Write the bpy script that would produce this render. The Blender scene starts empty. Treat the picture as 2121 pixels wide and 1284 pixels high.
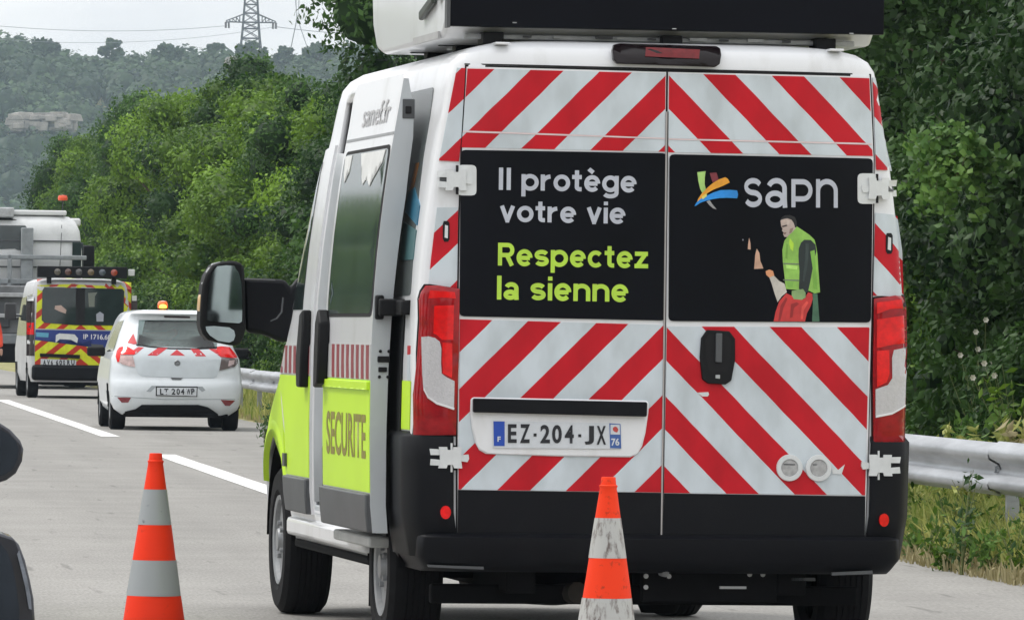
import bpy, bmesh, math, random
import numpy as np
from mathutils import Vector, Matrix
random.seed(7); rng = np.random.default_rng(7)
R = math.radians
SC = bpy.context.scene
COL = SC.collection

# ------------------------------------------------------------------ camera
F, W0, H0 = 14000.0, 2121.0, 1284.0           # focal length and size of the photograph in its pixels
CAM = Vector((0, 0, 1.33))
YAW, PITCH, ROLL = math.atan((W0/2+468)/F), 46.0/F, 0.013
_f = Vector((math.sin(YAW)*math.cos(PITCH), math.cos(YAW)*math.cos(PITCH), math.sin(PITCH)))
_r0 = Vector((math.cos(YAW), -math.sin(YAW), 0)); _u0 = _r0.cross(_f)
_r = _r0*math.cos(ROLL) + _u0*math.sin(ROLL); _u = _u0*math.cos(ROLL) - _r0*math.sin(ROLL)
cd = bpy.data.cameras.new('camera'); cam = bpy.data.objects.new('camera', cd); COL.objects.link(cam)
cd.sensor_width = 36; cd.lens = 36*F/W0; cd.clip_start = 0.5; cd.clip_end = 6000
cam.matrix_world = Matrix(((_r.x, _u.x, -_f.x, CAM.x), (_r.y, _u.y, -_f.y, CAM.y), (_r.z, _u.z, -_f.z, CAM.z), (0, 0, 0, 1)))
SC.camera = cam

# ------------------------------------------------------------------ sky and sun: bright overcast day, high sun behind thin cloud
SUN_EL, SUN_AZ = R(58), R(-62)                 # azimuth from +Y towards +X (sun stands to the left)
wd = bpy.data.worlds.new('World'); SC.world = wd; wd.use_nodes = True
nt = wd.node_tree; nt.nodes.clear()
out = nt.nodes.new('ShaderNodeOutputWorld')
sky = nt.nodes.new('ShaderNodeTexSky'); sky.sky_type = 'NISHITA'; sky.sun_disc = False
sky.sun_elevation = SUN_EL; sky.sun_rotation = SUN_AZ; sky.dust_density = 3
bg1 = nt.nodes.new('ShaderNodeBackground'); bg1.inputs[1].default_value = 0.10
nt.links.new(sky.outputs[0], bg1.inputs[0])
tc = nt.nodes.new('ShaderNodeTexCoord'); sep = nt.nodes.new('ShaderNodeSeparateXYZ')
nt.links.new(tc.outputs['Generated'], sep.inputs[0])
mp = nt.nodes.new('ShaderNodeMapping'); mp.inputs['Scale'].default_value = (26, 26, 90)
nt.links.new(tc.outputs['Generated'], mp.inputs[0])
nz = nt.nodes.new('ShaderNodeTexNoise'); nz.inputs['Scale'].default_value = 1.0; nz.inputs['Detail'].default_value = 7
nt.links.new(mp.outputs[0], nz.inputs['Vector'])
rp_ = nt.nodes.new('ShaderNodeValToRGB')
rp_.color_ramp.elements[0].position = 0.35; rp_.color_ramp.elements[0].color = (0.83, 0.845, 0.875, 1)
rp_.color_ramp.elements[1].position = 0.68; rp_.color_ramp.elements[1].color = (1.0, 1.0, 1.0, 1)
nt.links.new(nz.outputs['Fac'], rp_.inputs[0])
mr = nt.nodes.new('ShaderNodeMapRange'); mr.inputs['From Min'].default_value = 0; mr.inputs['From Max'].default_value = 1
mr.inputs['To Min'].default_value = 0.98; mr.inputs['To Max'].default_value = 1.75      # the overcast sky brightens towards the zenith
nt.links.new(sep.outputs[2], mr.inputs['Value'])
bg2 = nt.nodes.new('ShaderNodeBackground'); nt.links.new(rp_.outputs[0], bg2.inputs[0]); nt.links.new(mr.outputs[0], bg2.inputs[1])
mx = nt.nodes.new('ShaderNodeMixShader'); mx.inputs[0].default_value = 0.93
nt.links.new(bg1.outputs[0], mx.inputs[1]); nt.links.new(bg2.outputs[0], mx.inputs[2]); nt.links.new(mx.outputs[0], out.inputs[0])
sd = bpy.data.lights.new('sun', 'SUN'); sd.energy = 1.5; sd.angle = R(10); sd.color = (1, 0.96, 0.9)
so = bpy.data.objects.new('sun', sd); COL.objects.link(so)
_sd = Vector((math.sin(SUN_AZ)*math.cos(SUN_EL), math.cos(SUN_AZ)*math.cos(SUN_EL), math.sin(SUN_EL)))
so.rotation_euler = (-_sd).to_track_quat('-Z', 'Y').to_euler()
SC.view_settings.view_transform = 'Standard'; SC.view_settings.look = 'None'
SC.view_settings.exposure = 0.14; SC.view_settings.gamma = 1.0
SC.cycles.max_bounces = 6; SC.cycles.transparent_max_bounces = 12; SC.cycles.volume_bounces = 1

# ------------------------------------------------------------------ helpers
def ray(px, py):
    return (_f*F + _r*(px-W0/2) - _u*(py-H0/2)).normalized()
def at_depth(px, py, depth):                    # point at a distance along the viewing axis
    d = ray(px, py); return CAM + d*(depth/d.dot(_f))
def project(p):
    v = Vector(p)-CAM; w = v.dot(_f); return W0/2+F*v.dot(_r)/w, H0/2-F*v.dot(_u)/w

def tag(o, label=None, cat=None, group=None, kind=None):
    if label: o['label'] = label
    if cat: o['category'] = cat
    if group: o['group'] = group
    if kind: o['kind'] = kind
    return o
def empty(name, loc=(0, 0, 0), rz=0):
    o = bpy.data.objects.new(name, None); COL.objects.link(o); o.location = loc; o.rotation_euler = (0, 0, rz)
    o.empty_display_size = 0.1; return o
def link(name, me, m=None, parent=None):
    o = bpy.data.objects.new(name, me); COL.objects.link(o)
    if m is not None: me.materials.clear(); me.materials.append(m)
    if parent is not None: o.parent = parent
    return o
def copy_tree(o, parent=None, nm=None):
    c = o.copy(); COL.objects.link(c)
    if parent is not None: c.parent = parent
    for ch in list(o.children): copy_tree(ch, c)
    return c

def S(r, g, b):                                  # sRGB 0-255 -> linear
    f = lambda c: ((c/255+0.055)/1.055)**2.4 if c > 10 else c/255/12.92
    return (f(r), f(g), f(b))
_M = {}
def M(name, col, rough=0.5, metal=0.0, var=0.12, scale=6.0, bump=0.0, bscale=40.0, spec=0.5, coat=0.0, col2=None, lo=0.45, hi=0.62, stretch=(1, 1, 1), emit=None, trans=0.0):
    if name in _M: return _M[name]
    m = bpy.data.materials.new(name); m.use_nodes = True; t = m.node_tree; b = t.nodes['Principled BSDF']
    b.inputs['Roughness'].default_value = rough; b.inputs['Metallic'].default_value = metal
    b.inputs['Specular IOR Level'].default_value = spec; b.inputs['Coat Weight'].default_value = coat
    c = t.nodes.new('ShaderNodeTexCoord'); mpn = t.nodes.new('ShaderNodeMapping'); mpn.inputs['Scale'].default_value = stretch
    t.links.new(c.outputs['Object'], mpn.inputs[0])
    n = t.nodes.new('ShaderNodeTexNoise'); n.inputs['Scale'].default_value = scale; n.inputs['Detail'].default_value = 6; n.inputs['Roughness'].default_value = 0.65
    t.links.new(mpn.outputs[0], n.inputs['Vector'])
    r = t.nodes.new('ShaderNodeValToRGB'); e = r.color_ramp.elements
    if col2 is None:
        e[0].position = 0.3; e[0].color = tuple(max(0, x*(1-var)) for x in col)+(1,)
        e[1].position = 0.7; e[1].color = tuple(min(1, x*(1+var)) for x in col)+(1,)
    else:
        e[0].position = lo; e[0].color = tuple(col)+(1,); e[1].position = hi; e[1].color = tuple(col2)+(1,)
    t.links.new(n.outputs['Fac'], r.inputs[0]); t.links.new(r.outputs[0], b.inputs['Base Color'])
    if bump:
        n2 = t.nodes.new('ShaderNodeTexNoise'); n2.inputs['Scale'].default_value = bscale; n2.inputs['Detail'].default_value = 4
        t.links.new(c.outputs['Object'], n2.inputs['Vector'])
        bp = t.nodes.new('ShaderNodeBump'); bp.inputs['Strength'].default_value = bump; bp.inputs['Distance'].default_value = 0.01
        t.links.new(n2.outputs['Fac'], bp.inputs['Height']); t.links.new(bp.outputs[0], b.inputs['Normal'])
    if emit:
        b.inputs['Emission Color'].default_value = tuple(emit[0])+(1,); b.inputs['Emission Strength'].default_value = emit[1]
    if trans: b.inputs['Transmission Weight'].default_value = trans
    _M[name] = m; return m
def glass_mat(name, tint, clear=0.5, rough=0.02, base=0.01):
    if name in _M: return _M[name]
    m = bpy.data.materials.new(name); m.use_nodes = True; t = m.node_tree; t.nodes.clear()
    o = t.nodes.new('ShaderNodeOutputMaterial'); p = t.nodes.new('ShaderNodeBsdfPrincipled')
    p.inputs['Base Color'].default_value = (base, base*1.1, base*1.1, 1); p.inputs['Roughness'].default_value = rough
    tr = t.nodes.new('ShaderNodeBsdfTransparent'); tr.inputs[0].default_value = tuple(tint)+(1,)
    mxx = t.nodes.new('ShaderNodeMixShader'); mxx.inputs[0].default_value = clear
    gl = t.nodes.new('ShaderNodeBsdfGlossy'); gl.inputs['Roughness'].default_value = rough; fr = t.nodes.new('ShaderNodeFresnel'); fr.inputs[0].default_value = 1.5
    m2 = t.nodes.new('ShaderNodeMixShader')
    t.links.new(p.outputs[0], mxx.inputs[1]); t.links.new(tr.outputs[0], mxx.inputs[2])
    t.links.new(fr.outputs[0], m2.inputs[0]); t.links.new(mxx.outputs[0], m2.inputs[1]); t.links.new(gl.outputs[0], m2.inputs[2])
    t.links.new(m2.outputs[0], o.inputs[0]); _M[name] = m; return m

class MB:
    def __init__(s): s.v = []; s.f = []
    def add(s, vs, fs):
        k = len(s.v); s.v += [tuple(p) for p in vs]; s.f += [tuple(i+k for i in f) for f in fs]; return s
    def box(s, x0, x1, y0, y1, z0, z1, mtx=None):
        vs = [Vector((x, y, z)) for z in (z0, z1) for y in (y0, y1) for x in (x0, x1)]
        if mtx is not None: vs = [mtx@p for p in vs]
        return s.add(vs, [(0, 2, 3, 1), (4, 5, 7, 6), (0, 1, 5, 4), (2, 6, 7, 3), (0, 4, 6, 2), (1, 3, 7, 5)])
    def tube(s, pts, r, n=8, caps=True, r2=None):
        pts = [Vector(p) for p in pts]; k = len(pts); rings = []
        for i, p in enumerate(pts):
            d = (pts[min(i+1, k-1)]-pts[max(i-1, 0)]).normalized()
            a = d.cross(Vector((0, 0, 1)));  a = a.normalized() if a.length > 1e-3 else Vector((1, 0, 0)); b = d.cross(a)
            rr = r if r2 is None else r+(r2-r)*i/(k-1)
            rings += [p+(a*math.cos(2*math.pi*j/n)+b*math.sin(2*math.pi*j/n))*rr for j in range(n)]
        fs = [(i*n+j, i*n+(j+1) % n, (i+1)*n+(j+1) % n, (i+1)*n+j) for i in range(k-1) for j in range(n)]
        if caps: fs += [tuple(range(n-1, -1, -1)), tuple((k-1)*n+j for j in range(n))]
        return s.add(rings, fs)
    def lathe(s, prof, n=32, c=(0, 0, 0), axis='z', closed=False):   # prof: (radius, height)
        vs = []
        for r, h in prof:
            for j in range(n):
                a = 2*math.pi*j/n; u, w = r*math.cos(a), r*math.sin(a)
                p = (u, w, h) if axis == 'z' else ((h, u, w) if axis == 'x' else (u, h, w))
                vs.append((p[0]+c[0], p[1]+c[1], p[2]+c[2]))
        k = len(prof); fs = [(i*n+j, i*n+(j+1) % n, (i+1)*n+(j+1) % n, (i+1)*n+j) for i in range(k-1) for j in range(n)]
        if prof[0][0] > 1e-4: fs.append(tuple(range(n)))
        if prof[-1][0] > 1e-4: fs.append(tuple((k-1)*n+j for j in range(n)))
        return s.add(vs, fs)
    def build(s, name, m, parent=None, smooth=False, bevel=0.0, seg=2, angle=40):
        me = bpy.data.meshes.new(name); me.from_pydata(s.v, [], s.f); me.update()
        bm = bmesh.new(); bm.from_mesh(me)
        bmesh.ops.recalc_face_normals(bm, faces=bm.faces); bm.to_mesh(me); bm.free()
        o = link(name, me, m, parent)
        if bevel:
            b = o.modifiers.new('b', 'BEVEL'); b.width = bevel; b.segments = seg; b.limit_method = 'ANGLE'; b.angle_limit = R(30)
        if smooth or bevel:
            me.shade_smooth()
            me.set_sharp_from_angle(angle=R(angle))
        return o

def slab(name, poly, mp, d0, d1, m, parent=None, sub=0.0, smooth=True, bevel=0.0, bulge=0.0):
    """closed plate: outline poly in surface coordinates (u, v), mp(u, v, d) gives the point d proud of the surface; d0 inner, d1 outer"""
    bm = bmesh.new(); vs = [bm.verts.new((u, v, 0)) for u, v in poly]; bm.faces.new(vs)
    bmesh.ops.triangulate(bm, faces=bm.faces)
    if sub:
        for _ in range(7):
            es = [e for e in bm.edges if e.calc_length() > sub]
            if not es: break
            bmesh.ops.subdivide_edges(bm, edges=es, cuts=1); bmesh.ops.triangulate(bm, faces=bm.faces)
    bm.verts.ensure_lookup_table(); bm.verts.index_update()
    n = len(bm.verts); uv = [(q.co.x, q.co.y, 0.0 if q.is_boundary else 1.0) for q in bm.verts]
    tri = [tuple(q.index for q in fc.verts) for fc in bm.faces]
    bnd = []
    for e in bm.edges:
        if e.is_boundary:
            l = e.link_loops[0]; bnd.append((l.vert.index, l.link_loop_next.vert.index))
    bm.free()
    V = [mp(u, v, d1+bulge*k) for u, v, k in uv] + [mp(u, v, d0) for u, v, k in uv]
    fs = tri + [tuple(i+n for i in reversed(t)) for t in tri] + [(b, a, a+n, b+n) for a, b in bnd]
    me = bpy.data.meshes.new(name); me.from_pydata([tuple(p) for p in V], [], fs); me.update()
    b2 = bmesh.new(); b2.from_mesh(me); bmesh.ops.recalc_face_normals(b2, faces=b2.faces); b2.to_mesh(me); b2.free()
    o = link(name, me, m, parent)
    if bevel:
        b = o.modifiers.new('b', 'BEVEL'); b.width = bevel; b.segments = 2; b.limit_method = 'ANGLE'; b.angle_limit = R(40)
    if smooth: me.shade_smooth(); me.set_sharp_from_angle(angle=R(40))
    return o

def rrect(x0, x1, y0, y1, r, n=4):
    p = []
    for cx, cy, a0 in ((x1-r, y1-r, 0), (x0+r, y1-r, 90), (x0+r, y0+r, 180), (x1-r, y0+r, 270)):
        p += [(cx+r*math.cos(R(a0+90*i/n)), cy+r*math.sin(R(a0+90*i/n))) for i in range(n+1)]
    return p
def rquad(q, r=0.15, n=3):                          # round the corners of a quad given in any order round it
    out = []; k = len(q)
    for i in range(k):
        p, a, b = Vector(q[i]), Vector(q[i-1]), Vector(q[(i+1) % k])
        l = min((a-p).length, (b-p).length)*0.5; rr = min(r, l)
        s, e = p+(a-p).normalized()*rr, p+(b-p).normalized()*rr
        for j in range(n+1):
            t = j/n; w = s*(1-t)**2+p*2*t*(1-t)+e*t*t; out.append((w.x, w.y))
    return out

def text_part(name, txt, quad, m, parent, bold=0.0, th=0.0, shear=0.0, spacing=1.0, d=0.0, mp=None, caps=False):
    """lettering fitted into the quad (tl, tr, br, bl) of surface coordinates; mp as in slab"""
    cu = bpy.data.curves.new(name, 'FONT'); cu.body = txt; cu.offset = bold; cu.shear = shear; cu.space_character = spacing; cu.resolution_u = 5
    o = bpy.data.objects.new(name, cu); COL.objects.link(o); dg = bpy.context.evaluated_depsgraph_get()
    me = bpy.data.meshes.new_from_object(o.evaluated_get(dg)); bpy.data.objects.remove(o); bpy.data.curves.remove(cu)
    co = [v.co.copy() for v in me.vertices]
    x0, x1 = min(c.x for c in co), max(c.x for c in co); y0, y1 = min(c.y for c in co), max(c.y for c in co)
    tl, tr, br, bl = [Vector(q) for q in quad]
    for v, c in zip(me.vertices, co):
        s, t = (c.x-x0)/(x1-x0), (c.y-y0)/(y1-y0)
        p = (bl*(1-s)+br*s)*(1-t)+(tl*(1-s)+tr*s)*t
        v.co = mp(p.x, p.y, d)
    return link(name, me, m, parent)

def glyphs(w):
    h = w/2; A = lambda cx, cy, rx, ry, a0, a1, n=18: [(cx+rx*math.cos(R(a0+(a1-a0)*i/n)), cy+ry*math.sin(R(a0+(a1-a0)*i/n))) for i in range(n+1)]
    q = (1-2*h)/4; C = 1.38; g = {}
    g['o'] = ([A(.52, .5, .52-h, .52-h, 0, 360, 32)], 1.04); e_ = [A(.5, .5, .5-h, .52-h, 0, 318, 30), [(h*1.2, .49), (1-h*1.3, .49)]]; g['e'] = (e_, 1.0)
    g['è'] = (e_+[[(.28, 1.40), (.30, 1.38), (.56, 1.17)]], 1.0); g['c'] = ([A(.5, .5, .5-h, .52-h, 42, 318, 28)], .94)
    g['a'] = ([A(.46, .66, .42-h, .36-h, 160, 0, 16)+[(.88-h, .3), (.90-h, 0)], A(.40, .29, .40-h, .30-h, 0, 360, 26)], .92)
    g['p'] = ([[(h, -.38), (h, 1)], A(.54, .5, .54-h, .52-h, 0, 360, 32)], 1.08); g['g'] = ([[(1.04-h, 1), (1.04-h, -.05)]+A(.52, -.06, .52-h, .34-h, 0, -155, 14), A(.52, .5, .52-h, .52-h, 0, 360, 32)], 1.04)
    g['r'] = ([[(h, 0), (h, 1)], A(.66, .48, .66-h, .53-h, 172, 96, 10)], .68); g['n'] = ([[(h, 0), (h, 1)], A(.50, .58, .50-h, .43-h, 180, 0, 16)+[(1.0-h, 0)]], 1.0)
    g['t'] = ([[(.30, 1.30), (.30, .28)]+A(.30+.20, .26, .20, .26-h, 180, 270, 6)+[(.60, h*1.0)], [(0, 1-h*.9), (.60, 1-h*.9)]], .64)
    g['v'] = ([[(h*1.0, 1), (.48, .06)], [(.96-h*1.0, 1), (.48, .06)], [(.48-h*.9, h*.55), (.48+h*.9, h*.55)]], .96); g['i'] = ([[(h, 0), (h, 1)], [(h, 1.15), (h, C)]], w)
    g['l'] = ([[(h, 0), (h, C)]], w); g['I'] = ([[(h, 0), (h, C)]], w+.10); g['s'] = ([A(.45, 1-h-q, .45-h, q, 22, 270, 16)+A(.45, h+q, .45-h, q, 90, -158, 16)[1:]], .90)
    g['z'] = ([[(.02, 1-h), (.84, 1-h)], [(0, h), (.86, h)], [(.86-h*1.3, 1-h), (h*1.3, h)]], .86)
    g['R'] = ([[(h, 0), (h, C)], [(h, C-h), (.62, C-h)]+A(.62, (C-h+.64)/2, .40-h, (C-h-.64)/2, 90, -90, 14)+[(h, .64)], [(.55, .64), (.93-h*.4, 0)]], 1.04)
    g['P'] = ([[(h, 0), (h, 1)], [(h, 1-h), (.52, 1-h)]+A(.52, (1-h+.30)/2, .44-h, (1-h-.30)/2, 90, -90, 14)+[(h, .30)]], .92); g[' '] = ([], .42)
    return g
def stroke_text(name, txt, quad, m, parent, w=0.26, gap=0.12, d=0.0, mp=None):
    """grotesque lettering cut as ribbons along each letter's strokes, fitted into quad (tl, tr, br, bl)"""
    G = glyphs(w); x = 0; S_ = []
    for ch in txt:
        st, adv = G[ch]; S_ += [[(x+a, b_) for a, b_ in p] for p in st]; x += adv+gap
    V, Fc, lay = [], [], []
    for k, p in enumerate(S_):
        n = len(p); P2 = [Vector(q) for q in p]; closed = (P2[0]-P2[-1]).length < 1e-4; b0 = len(V)
        for i in range(n):
            a = P2[i-1] if i else (P2[-2] if closed else P2[0]); b_ = P2[i+1] if i < n-1 else (P2[1] if closed else P2[-1]); t = (b_-a).normalized(); nn = Vector((-t.y, t.x))*w/2
            V += [P2[i]+nn, P2[i]-nn]; lay += [k % 3]*2
        Fc += [(b0+2*i, b0+2*i+1, b0+2*i+3, b0+2*i+2) for i in range(n-1)]
    x0, x1 = min(v.x for v in V), max(v.x for v in V); y0, y1 = min(v.y for v in V), max(v.y for v in V); tl, tr, br, bl = [Vector(q) for q in quad]; out_ = []
    for v, k in zip(V, lay):
        s, t = (v.x-x0)/(x1-x0), (v.y-y0)/(y1-y0); q = (bl*(1-s)+br*s)*(1-t)+(tl*(1-s)+tr*s)*t; out_.append(tuple(mp(q.x, q.y, d+0.0005*k)))
    me = bpy.data.meshes.new(name); me.from_pydata(out_, [], Fc); me.update(); return link(name, me, m, parent)
def plan_loft(levels, ys, ymid, nk=7):
    """body as stacked plan outlines. level: (z, W, Yr, Yf, kr, nr, kf, nf). returns verts, faces, per-face info (side, y, z)"""
    rings = []
    for (z, Wd, Yr, Yf, kr, nr, kf, nf) in levels:
        half = []
        for i in range(nk+1):                       # rear curve, centre -> side
            a = (i/nk)*math.pi/2; x = Wd*math.sin(a)**(2/nr); y = Yr+kr*(1-math.cos(a)**(2/nr)) if i < nk else Yr+kr
            half.append((x, y))
        e = Yf-kf; y0 = Yr+kr
        for q in ys:
            if q <= ymid: y = y0+(max(q, 0)-ys[0])*((ymid-y0)/(ymid-ys[0])) if y0 > ys[0]-1e-6 else q
            else: y = ymid+(q-ymid)/(ys[-1]-ymid)*(e-ymid)
            half.append((Wd, y))
        for i in range(1, nk+1):
            a = (1-i/nk)*math.pi/2; x = Wd*math.sin(a)**(2/nf); y = Yf-kf*(1-math.cos(a)**(2/nf))
            half.append((x, y))
        ring = [(x, y, z) for x, y in half] + [(-x, y, z) for x, y in reversed(half[1:-1])]
        rings.append(ring)
    n = len(rings[0]); V = [p for r_ in rings for p in r_]
    Fc = [(k*n+j, k*n+(j+1) % n, (k+1)*n+(j+1) % n, (k+1)*n+j) for k in range(len(rings)-1) for j in range(n)]
    Fc.append(tuple((len(rings)-1)*n+j for j in range(n)))
    return V, Fc
def se_y(x, Wd, k, n):
    q = min(1.0, abs(x)/Wd); return k*(1-max(0.0, 1-q**n)**(1/n))
def interp(tab, z, col):
    zs = [t[0] for t in tab]
    return float(np.interp(z, zs, [t[col] for t in tab]))
def solver(root, surf):
    """pixel of the photograph -> (u, v) on a surface of the object. surf(px-ray in local coordinates) solved by fixed point"""
    Mi = root.matrix_basis.inverted(); o = Mi@CAM
    def rear(px, py):
        d = (Mi.to_3x3()@ray(px, py)); y = 0.0
        for _ in range(12):
            p = o+d*((y-o.y)/d.y); y = surf(p.x, p.z)
        return (p.x, p.z)
    return rear
# ------------------------------------------------------------------ setting materials
ASPH = M('asphalt', S(147, 145, 141), rough=0.9, var=0.10, scale=0.8, bump=0.5, bscale=90, spec=0.3)
def asphalt_nodes(m):                                # fine grain, dirt patches and hairline cracks on top of the broad variation
    t = m.node_tree; b = t.nodes['Principled BSDF']; src = b.inputs['Base Color'].links[0].from_socket
    c = t.nodes.new('ShaderNodeTexCoord')
    def noise(sc, st, det=5):
        st = (st[0], st[1]*0.14, st[2])
        mpn = t.nodes.new('ShaderNodeMapping'); mpn.inputs['Scale'].default_value = st; t.links.new(c.outputs['Object'], mpn.inputs[0])
        n = t.nodes.new('ShaderNodeTexNoise'); n.inputs['Scale'].default_value = sc; n.inputs['Detail'].default_value = det; t.links.new(mpn.outputs[0], n.inputs['Vector']); return n
    def mul(a, facsock, p0, c0, p1, c1):
        r = t.nodes.new('ShaderNodeValToRGB'); r.color_ramp.elements[0].position = p0; r.color_ramp.elements[0].color = (c0,)*3+(1,)
        r.color_ramp.elements[1].position = p1; r.color_ramp.elements[1].color = (c1,)*3+(1,); t.links.new(facsock, r.inputs[0])
        x = t.nodes.new('ShaderNodeMix'); x.data_type = 'RGBA'; x.blend_type = 'MULTIPLY'; x.inputs[0].default_value = 1
        t.links.new(a, x.inputs[6]); t.links.new(r.outputs[0], x.inputs[7]); return x.outputs[2]
    s = mul(src, noise(70, (1, 1, 1), 3).outputs['Fac'], 0.3, 0.84, 0.7, 1.14)
    s = mul(s, noise(0.9, (1, .02, 1), 3).outputs['Fac'], 0.35, 0.90, 0.65, 1.06)
    s = mul(s, noise(16, (1, 3, 1), 6).outputs['Fac'], 0.24, 0.55, 0.33, 1.0)
    s = mul(s, noise(2.2, (1, 0.4, 1)).outputs['Fac'], 0.30, 0.93, 0.55, 1.02)
    s = mul(s, noise(9, (1, 0.5, 1), 8).outputs['Fac'], 0.28, 0.7, 0.36, 1.0)
    v = t.nodes.new('ShaderNodeTexVoronoi'); v.feature = 'DISTANCE_TO_EDGE'; v.inputs['Scale'].default_value = 0.45
    dn = noise(1.5, (1, 1, 1)); mxv = t.nodes.new('ShaderNodeMix'); mxv.data_type = 'RGBA'; mxv.inputs[0].default_value = 0.12
    t.links.new(c.outputs['Object'], mxv.inputs[6]); t.links.new(dn.outputs['Color'], mxv.inputs[7]); t.links.new(mxv.outputs[2], v.inputs['Vector'])
    s = mul(s, v.outputs['Distance'], 0.001, 0.86, 0.004, 1.0)
    t.links.new(s, b.inputs['Base Color'])
asphalt_nodes(ASPH)
PAINTW = M('road_paint', (0.78, 0.78, 0.76), rough=0.6, col2=(0.40, 0.39, 0.37), lo=0.55, hi=0.72, scale=11, stretch=(1, .25, 1))
SOIL = M('verge_soil', (0.20, 0.22, 0.07), rough=0.95, col2=(0.40, 0.34, 0.20), lo=0.42, hi=0.6, scale=1.7, bump=0.6, bscale=14, spec=0.2)
GALV = M('galvanised_steel', S(168, 171, 175), rough=0.45, metal=0.6, var=0.28, scale=3, stretch=(1, 0.3, 3))
BARK = M('bark', (0.10, 0.075, 0.05), rough=0.95, var=0.4, scale=9, bump=0.8, bscale=18)

def leaf_mat(name, dark, light, trans=0.3, nscale=0.55, yellow=0.0):
    m = bpy.data.materials.new(name); m.use_nodes = True; t = m.node_tree; t.nodes.clear()
    o = t.nodes.new('ShaderNodeOutputMaterial'); b = t.nodes.new('ShaderNodeBsdfPrincipled'); b.inputs['Roughness'].default_value = 0.48; b.inputs['Specular IOR Level'].default_value = 0.22
    tl = t.nodes.new('ShaderNodeBsdfTranslucent'); mxs = t.nodes.new('ShaderNodeMixShader'); mxs.inputs[0].default_value = trans
    at = t.nodes.new('ShaderNodeAttribute'); at.attribute_name = 'leaf'
    oi = t.nodes.new('ShaderNodeObjectInfo'); add = t.nodes.new('ShaderNodeMath'); add.operation = 'MULTIPLY_ADD'; add.inputs[1].default_value = 0.60
    t.links.new(oi.outputs['Random'], add.inputs[0]); t.links.new(at.outputs['Fac'], add.inputs[2])
    c = t.nodes.new('ShaderNodeTexCoord'); n = t.nodes.new('ShaderNodeTexNoise'); n.inputs['Scale'].default_value = nscale; n.inputs['Detail'].default_value = 3
    t.links.new(c.outputs['Object'], n.inputs['Vector'])
    ad2 = t.nodes.new('ShaderNodeMath'); ad2.operation = 'MULTIPLY_ADD'; ad2.inputs[1].default_value = 1.5; t.links.new(n.outputs['Fac'], ad2.inputs[0]); t.links.new(add.outputs[0], ad2.inputs[2])
    r = t.nodes.new('ShaderNodeValToRGB'); e = r.color_ramp.elements
    e[0].position = 0.0; e[0].color = tuple(dark)+(1,); e[1].position = 1.0; e[1].color = tuple(light)+(1,)
    mrn = t.nodes.new('ShaderNodeMapRange'); mrn.inputs['From Min'].default_value = 0.70; mrn.inputs['From Max'].default_value = 2.1
    t.links.new(ad2.outputs[0], mrn.inputs['Value']); t.links.new(mrn.outputs[0], r.inputs[0])
    t.links.new(r.outputs[0], b.inputs['Base Color']); t.links.new(r.outputs[0], tl.inputs[0])
    t.links.new(b.outputs[0], mxs.inputs[1]); t.links.new(tl.outputs[0], mxs.inputs[2]); t.links.new(mxs.outputs[0], o.inputs[0])
    _M[name] = m; return m
LEAF_A = leaf_mat('bright_leaves', (0.018, 0.062, 0.005), (0.21, 0.36, 0.035))
LEAF_B = leaf_mat('deep_green_leaves', (0.008, 0.034, 0.006), (0.08, 0.175, 0.032))
LEAF_H = leaf_mat('hill_leaves', (0.007, 0.026, 0.012), (0.075, 0.135, 0.05), nscale=0.09)
LEAF_N = leaf_mat('near_leaves', (0.007, 0.026, 0.006), (0.080, 0.165, 0.042), nscale=1.3)
LEAF_L = leaf_mat('light_vine_leaves', (0.05, 0.13, 0.022), (0.19, 0.33, 0.07), nscale=1.3)
GRASS = leaf_mat('grass_blades', (0.12, 0.22, 0.025), (0.60, 0.58, 0.20), trans=0.3, nscale=2.0)
STRAW = leaf_mat('dry_grass', (0.28, 0.24, 0.11), (0.50, 0.44, 0.26), trans=0.2, nscale=2.0)

def leaves_mesh(P, N, L, w=0.55, jit=0.7, g=rng):
    """P centres, N preferred normals, L lengths -> folded leaf, four corners and two triangles"""
    n = len(P); nn = N+g.normal(0, jit, (n, 3)); nn /= np.linalg.norm(nn, axis=1)[:, None]+1e-9
    a = g.normal(0, 1, (n, 3)); a[:, 2] -= 0.7; a -= (a*nn).sum(1)[:, None]*nn; a /= np.linalg.norm(a, axis=1)[:, None]+1e-9
    b = np.cross(nn, a); L = L[:, None]
    v = np.stack([P-a*L*0.5, P+b*L*w*0.5-nn*L*0.12-a*L*0.08, P+a*L*0.5-nn*L*0.1, P-b*L*w*0.5-nn*L*0.12-a*L*0.08], 1).reshape(-1, 3)
    i = np.arange(n)*4; f = np.stack([i, i+1, i+2, i, i+2, i+3], 1).reshape(-1, 3)
    return v, f
def np_mesh(name, v, f, vals=None):
    me = bpy.data.meshes.new(name); me.vertices.add(len(v)); me.vertices.foreach_set('co', v.astype(np.float32).ravel())
    me.loops.add(f.size); me.loops.foreach_set('vertex_index', f.astype(np.int32).ravel())
    me.polygons.add(len(f)); me.polygons.foreach_set('loop_start', np.arange(0, f.size, f.shape[1], dtype=np.int32))
    me.update(calc_edges=True)
    if vals is not None:
        a = me.attributes.new('leaf', 'FLOAT', 'POINT'); a.data.foreach_set('value', vals.astype(np.float32))
    return me
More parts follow.
